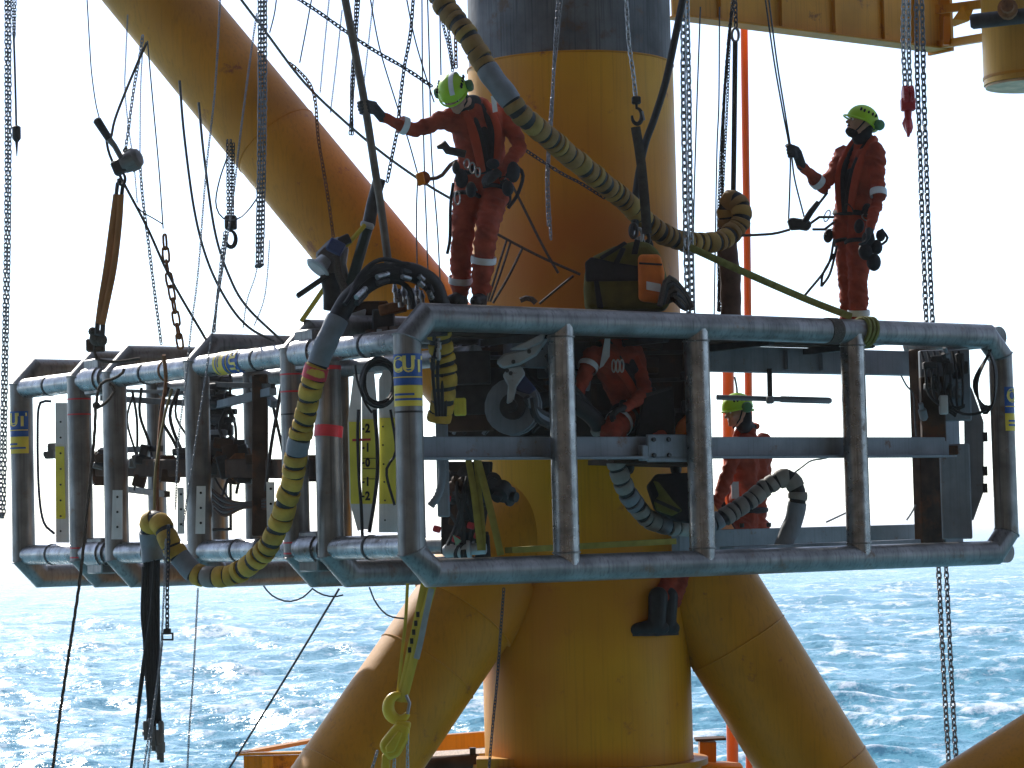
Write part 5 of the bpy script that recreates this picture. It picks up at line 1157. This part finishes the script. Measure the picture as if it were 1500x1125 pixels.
    mb = MB(); mb.tube([hc - u * .012 + rt * .113 * math.cos(a) + f * (.139 + (.022 if math.sin(a) > 0 else .004) * max(0, math.sin(a)) ** 2) * math.sin(a) - u * (.014 * max(0, math.sin(a)) + .022 * max(0, -math.sin(a))) for a in [2 * math.pi * i / 30 for i in range(30)]], .0085, 7, closed=True); mb.build('rim', HELM, hm)
    for k in range(5):
        a = math.radians(-50 + 25 * k)
        for q in (-1, 1):
            mb = MB(); c = hc + rt * q * .096 + f * .09 * math.sin(a) + u * .062 ; mb.ell(c, .010, .010, .016, Mh, 8, 6); mb.build('vent', HARN, hm)
    for q in (-1, 1):
        mb = MB(); c = hc + rt * q * .118 - u * .004 - f * .03
        if cup: c = hc + rt * q * cup[0] + f * cup[1] + u * cup[2]
        mb.lathe(c, rt * q - f * (.5 if cup else 0), [(-.02, .03), (-.018, .044), (.012, .046), (.028, .038), (.034, .02)], 18); mb.build('ear_defender', CUP, hm)
    if stripe:
        mb = MB(); mb.tube([hc + rt * (-.03) + f * .141 * math.sin(a) + u * .131 * math.cos(a) for a in [math.radians(-70 + 10 * i) for i in range(15)]], .02, 8, up=rt, flat=(.15, 1)); mb.build('stripe', REFL, hm)
    mb = MB(); mb.tube([hc + rt * .10 - u * .01, H + rt * .078 - u * .06 + f * .02, H - u * .128 + f * .05, H - rt * .078 - u * .06 + f * .02, hc - rt * .10 - u * .01], .007, 6); mb.build('chin_strap', HARN, hm)
    if hood:
        mb = MB(); mb.ell(H - u * .045 - f * .062, .078, .062, .095, M, 18, 10); capsule(mb, H - u * .105 - f * .035, .062, nk, .076)
        V, Fc, N = remesh(mb, .011, 2); mb = MB(); mb.v = [tuple(v) for v in V]; mb.f = Fc; mb.m = [0] * len(Fc); mb.build('hood', HARN, t)
    if beard:
        mb = MB(); mb.ell(H - u * .090 + f * .030, .060, .066, .042, M, 16, 10); mb.ell(H - u * .050 + f * .085, .030, .014, .008, M, 12, 6); mb.build('beard', HAIR, t)
    # harness: belt, thigh loops, shoulder straps, life jacket lobes, gear
    def loop(c, n_, r, th, name='harness_loop', e1=None, sq=1.0):
        n_ = Vector(n_).normalized(); a1 = (e1 - n_ * e1.dot(n_)).normalized() if e1 else n_.orthogonal().normalized(); a2 = n_.cross(a1); mb = MB()
        mb.tube([c + a1 * r * math.cos(q) + a2 * r * sq * math.sin(q) for q in [2 * math.pi * i / 24 for i in range(24)]], th, 6, closed=True, flat=None); return mb.build(name, HARN, t)
    loop(cs + dn * .80, dn, .178, .026, 'belt', ax, .72)
    for S in 'LR': hi, kn = J['hip' + S], J['kn' + S]; loop(hi.lerp(kn, .28), kn - hi, .112, .018)
    for q in (-1, 1):
        P = [nk + ax * q * .07 - fb * .06 + dn * -.02, nk + ax * q * .09 + fb * .02 - dn * .10 * 0, cs + ax * q * .095 + fb * .125 + dn * .2, cs + ax * q * .075 + fb * .15 + dn * .5, cs + ax * q * .05 + fb * .135 + dn * .8]
        if lobes:
            mb = MB(); Q = catmull(P, .04); mb.tube(Q, [.026 + .010 * math.sin(i / len(Q) * 3.1) for i in range(len(Q))], 10); mb.build('life_jacket_lobe', COV2, t)
        P2 = [p - ax * q * .045 for p in P]; mb = MB(); mb.tube(catmull(P2, .05), .026, 8); mb.build('shoulder_strap', HARN, t)
    mb = MB(); c = cs + fb * .10 + dn * .42; M2 = Matrix((ax, fb, -dn.normalized())).transposed(); mb.ell(c, .075, .06, .13, M2, 14, 10); mb.build('chest_pack', HARN, t)
    rnd2 = random.Random(seed)
    for k in range(9):
        q = rnd2.choice([-1, 1]); c = cs + dn * rnd2.uniform(.72, 1.1) + ax * q * rnd2.uniform(.05, .2) + fb * rnd2.uniform(.06, .17)
        if k % 3 == 0:
            mb = MB(); mb.ell(c, .045, .035, .06, M2, 10, 8); mb.build('pouch', HARN, t)
        else:
            mb = MB(); e = Vector((rnd2.uniform(-1, 1), rnd2.uniform(-.3, .3), rnd2.uniform(-1, 1))).normalized(); e2 = e.cross(fb).normalized()
            mb.tube([c + e * .05 * math.cos(a) + e2 * .026 * math.sin(a) for a in [2 * math.pi * i / 16 for i in range(16)]], .006, 6, closed=True); mb.build('carabiner', STEEL2 if k % 2 else DARK, t)
    return t, J, fb
# left worker, leaning on the pole
A, J, fb = person('worker bending forward on the cage top, one arm out gripping the pole', dict(
    head=at(666, 140, 19.95), neck=at(693, 153, 20.12), shL=at(659, 172, 20.08), shR=at(740, 160, 20.22), hipL=at(686, 268, 20.26), hipR=at(730, 266, 20.32),
    elL=at(608, 190, 19.95), wrL=at(560, 172, 19.83), elR=at(762, 218, 20.12), wrR=at(733, 252, 19.98),
    knL=at(677, 348, 20.15), anL=at(674, 434, 20.3), knR=at(712, 340, 20.02), anR=at(703, 436, 20.16)), (-.12, -.72, -.68), lat=(.88, .1, .46), seed=2, stripe=True, hood=True)
ca = at(534, 158, 19.74); d = (at(548, 240, 19.74) - at(519, 70, 19.72)).normalized()
grip_hand(A, J['wrL'], ca, d, (0, -1, 0), -1, .032, 1.08)
rest_hand(A, J['wrR'], (at(712, 258, 19.95) - J['wrR']), (0, .4, -1), 1)
limb_band(A, J['elL'], J['wrL'], .35, .069); limb_band(A, J['knL'], J['anL'], .72, .094); limb_band(A, J['knR'], J['anR'], .42, .097)
boot(A, J['anL'], J['knL'], (-.4, -1, 0)); boot(A, J['anR'], J['knR'], (-.2, -1, 0))
for x, y, w_, h_, k in ((676, 262, .05, .07, 0), (690, 278, .04, .06, 0), (752, 252, .05, .08, 0), (744, 276, .045, .06, 0), (668, 246, .03, .05, 0), (722, 240, .05, .04, 0), (684, 240, .02, .035, 1), (692, 246, .02, .04, 1), (700, 252, .018, .036, 1), (670, 290, .02, .05, 1)):
    c = at(x, y, 19.93)
    mb = MB()
    if k: mb.tube([c + Vector((w_ * math.cos(a), 0, h_ * math.sin(a))) for a in [2 * math.pi * i / 14 for i in range(14)]], .006, 6, closed=True); mb.build('carabiner', STEEL2, A)
    else: mb.ell(c, w_, .04, h_, n=10, m=8); mb.build('pouch', HARN, A)
mb = MB(); p = at(724, 152, 20.05); mb.box(p, (.018, 0, .004), (0, .006, 0), (-.006, -.01, .06)); mb.build('reflective_patch', REFL, A)
mb = MB(); mb.tube(catmull(pts([(664, 268), (660, 300), (659, 350), (655, 372)], 20.1), .05), .012, 6); mb.build('lanyard', HARN, A)
mb = MB(); mb.tube(catmull(pts([(752, 240), (766, 255), (758, 285), (744, 305)], 20.1), .04), .014, 6); mb.build('lanyard', HARN, A)
mb = MB(); mb.tube(pts([(640, 216), (650, 212), (656, 220), (682, 226)], 20.0), [.014, .03, .032, .03], 8); mb.build('radio', DARK, A)
# right worker, looking up and holding the rope
Bp, J, fb = person('worker standing upright at the right end, looking up with one hand on a rope', dict(
    head=at(1260, 182, 22.25), neck=at(1266, 207, 22.32), shL=at(1236, 226, 22.42), shR=at(1284, 222, 22.2), hipL=at(1241, 336, 22.40), hipR=at(1260, 336, 22.26),
    elL=at(1206, 275, 22.25), wrL=at(1174, 243, 22.08), elR=at(1287, 288, 22.08), wrR=at(1274, 334, 21.98),
    knL=at(1243, 408, 22.32), anL=at(1244, 478, 22.38), knR=at(1257, 408, 22.2), anR=at(1258, 480, 22.26)), (-.90, -.16, .42), up_hint=(.3, 0, 1), cup=(.085, -.125, .005), seed=5, beard=True, toe=None)
cb = at(1158, 222, 22.0); d = (at(1157, 240, 22.0) - at(1140, 110, 22.0)).normalized()
grip_hand(Bp, J['wrL'], cb, d, (.3, -1, 0), -1, .016, 1.15)
rest_hand(Bp, J['wrR'], (-.15, -.1, -1), (-1, .3, 0), 1)
limb_band(Bp, J['elL'], J['wrL'], .28, .066, .06); limb_band(Bp, J['shR'], J['elR'], .92, .071, .06); limb_band(Bp, J['knR'], J['anR'], .70, .094, .05)
boot(Bp, J['anL'], J['knL'], (-1, -.4, 0)); boot(Bp, J['anR'], J['knR'], (-1, -.5, 0))
for k, (x, y, r_) in enumerate(((1272, 350, .055), (1284, 362, .05), (1268, 368, .06), (1280, 384, .06), (1290, 345, .04))):
    mb = MB(); mb.ell(at(x, y, 22.0), r_, r_ * .8, r_ * 1.25, n=10, m=8); mb.build('pouch', HARN, Bp)
for x0, y0, x1, y1, x2, y2 in ((1291, 335, 1300, 350, 1286, 362), (1222, 350, 1212, 390, 1178, 434), (1226, 360, 1216, 400, 1203, 420), (1203, 420, 1206, 400, 1222, 372)):
    mb = MB(); mb.tube(catmull(pts([(x0, y0), (x1, y1), (x2, y2)], 22.0), .03), .0105, 6); mb.build('lanyard', HARN, Bp)
for L in ([(1186, 328), (1200, 318), (1222, 318)], [(1190, 336), (1208, 336), (1222, 325)], [(1198, 300), (1206, 290), (1212, 282)]):
    mb = MB(); mb.tube(pts(L, 22.0), .011, 6); mb.build('lanyard', HARN, Bp)
mb = MB(); mb.prism([at(x, y, 21.97) for x, y in ((1153, 322), (1160, 318), (1186, 322), (1190, 330), (1184, 338), (1172, 336), (1158, 337))], (0, .06, 0)); rg = mb.build('rope_grab', DARK, Bp, bevel=.012)
mb = MB(); P = pts([(1178, 326), (1188, 310), (1199, 296)], 21.97); mb.tube(P, [.026, .026, .022], 10); mb.build('rope_grab_handle', HARN, rg)
t = thing('climbing_rope', at(1156, 330, 22), 'doubled dark rope running from the girder through the raised glove', 'rope')
for L in ([(1120, -10), (1134, 90), (1147, 165), (1157, 222), (1157, 270), (1155, 326)], [(1125, -10), (1138, 90), (1150, 165), (1159, 222), (1164, 262), (1178, 318)]): rope('', L, 22.0, 2.6, WIRE, root=t)
t = rope('slack flat lanyard from the looped hose to the rope grab', [(1086, 345), (1110, 344), (1135, 342), (1158, 336)], 22.0, 4, ROPE, 'lanyard', 'lanyard')
# worker inside the cage
Cp, J, fb = person('worker crouching inside the cage between the uprights, head behind the top tube', dict(
    head=at(884, 472, 21.2), neck=at(896, 496, 21.15), shL=at(868, 520, 20.95), shR=at(930, 518, 21.15), hipL=at(922, 604, 21.1), hipR=at(950, 600, 21.25),
    elL=at(848, 570, 20.78), wrL=at(826, 604, 20.62), elR=at(946, 575, 20.9), wrR=at(918, 596, 20.72),
    knL=at(893, 634, 20.74), anL=at(915, 654, 21.14), knR=at(968, 642, 20.85), anR=at(985, 658, 21.24)), (-.6, -.6, -.5), seed=9, toe=None)
grip_hand(Cp, J['wrL'], at(812, 606, 20.55), (0, .4, 1), (0, -1, 0), 1, .022); rest_hand(Cp, J['wrR'], (-1, -.2, -.3), (0, 0, -1), -1)
limb_band(Cp, J['shL'], J['elL'], .35, .082, .05); limb_band(Cp, J['hipL'], J['knL'], .55, .114, .05)
boot(Cp, J['anL'], J['knL'], (.1, .4, -1)); boot(Cp, J['anR'], J['knR'], (.1, .4, -1))
mb = MB(); mb.bar(at(880, 676, 21.0), at(1010, 680, 21.25), .55, .04); kb = tag(mb.build('kneeling_board', BROWN), 'dark board under the crouching worker, level with the mid rail', 'board')
mb = MB(); mb.prism([at(x, y, 20.88) for x, y in ((886, 496), (894, 496), (893, 522), (884, 536), (878, 540))], (0, .02, 0)); mb.build('reflective_patch', REFL, Cp)
for x in (899, 905, 911):
    mb = MB(); mb.tube([at(x + 2.6 * math.cos(a), 536 + 9 * math.sin(a), 20.82) for a in [2 * math.pi * i / 16 for i in range(16)]], .006, 6, closed=True); mb.build('carabiner', CHAINB, Cp)
# worker behind the cage, feet braced on the leg
Dp, J, fb = person('worker in harness leaning back behind the cage, boots braced against the leg', dict(
    head=at(1080, 604, 22.72), neck=at(1094, 628, 22.85), shL=at(1078, 652, 22.62), shR=at(1118, 646, 22.94), hipL=at(1084, 770, 22.72), hipR=at(1108, 772, 22.92),
    elL=at(1060, 715, 22.5), wrL=at(1040, 755, 22.4), elR=at(1122, 715, 22.9), wrR=at(1085, 745, 22.62),
    knL=at(1000, 800, 22.30), anL=at(964, 890, 21.92), knR=at(1014, 800, 22.42), anR=at(980, 890, 22.0)), (-.9, -.34, -.08), cup=None, seed=13, toe=None)
rest_hand(Dp, J['wrL'], (-1, -.3, 0), (0, 0, -1), -1, 1, .7); rest_hand(Dp, J['wrR'], (-1, -.3, .1), (0, 0, -1), -1, 1, .7)
boot(Dp, at(962, 914, 21.9), at(966, 840, 21.92), (-1, -.12, 0), 1.22); boot(Dp, at(978, 914, 21.98), at(980, 840, 22.0), (-1, -.12, 0), 1.22)
mb = MB(); c = at(1077, 718, 22.55); mb.box(c, (.03, 0, 0), (0, .01, 0), (0, 0, .07)); mb.build('reflective_patch', REFL, Dp)
rope('short chain rising from the helmet of the worker behind the cage', [(1076, 552), (1079, 566), (1080, 580)], 22.7, 3, WIRE, 'chain', 'wire')
# kit bags inside the cage
t = thing('tool_bag', at(960, 640, 20.85), 'dark tool bag with orange flap standing on the mid rail', 'bag')
soft([(932, 640), (942, 582), (960, 574), (986, 565), (990, 638)], 20.8, .25, BAGB, 'body', t, .02); soft([(984, 640), (994, 618), (1009, 604), (1010, 640)], 20.95, .12, BAGO, 'flap', t, .015); soft([(946, 576), (984, 566), (984, 570), (947, 581)], 20.79, .02, DARK, 'zip', t, .003)
t = thing('tool_bag', at(985, 760, 21.2), 'black and olive tool bag tilted on the sagging grey hose', 'bag')
soft([(948, 712), (962, 694), (1020, 692), (1022, 768), (990, 764), (960, 748)], 21.15, .2, BAGB, 'body', t, .02); soft([(957, 704), (965, 706), (985, 732), (1000, 748), (985, 756), (962, 748), (958, 735), (966, 725)], 21.1, .12, BAGY, 'side_panel', t, .015); soft([(957, 734), (962, 731), (998, 747), (994, 751)], 21.09, .02, BAGB, 'bag_strap', t, .003)

# ------------------------------------------------------------------ sea haze
mb = MB(); mb.box((0, 0, 21), (42000, 0, 0), (0, 42000, 0), (0, 0, 23.5))
hz = mb.build('haze', [], smooth=False); hz['kind'] = 'stuff'
hm_ = bpy.data.materials.new('haze'); hm_.use_nodes = True; nn = hm_.node_tree.nodes; nn.remove(nn['Principled BSDF'])
pv = nn.new('ShaderNodeVolumePrincipled'); pv.inputs['Color'].default_value = (.93, .96, 1, 1); pv.inputs['Density'].default_value = .00022; pv.inputs['Anisotropy'].default_value = .55
hm_.node_tree.links.new(pv.outputs[0], nn['Material Output'].inputs['Volume']); hz.data.materials.append(hm_)
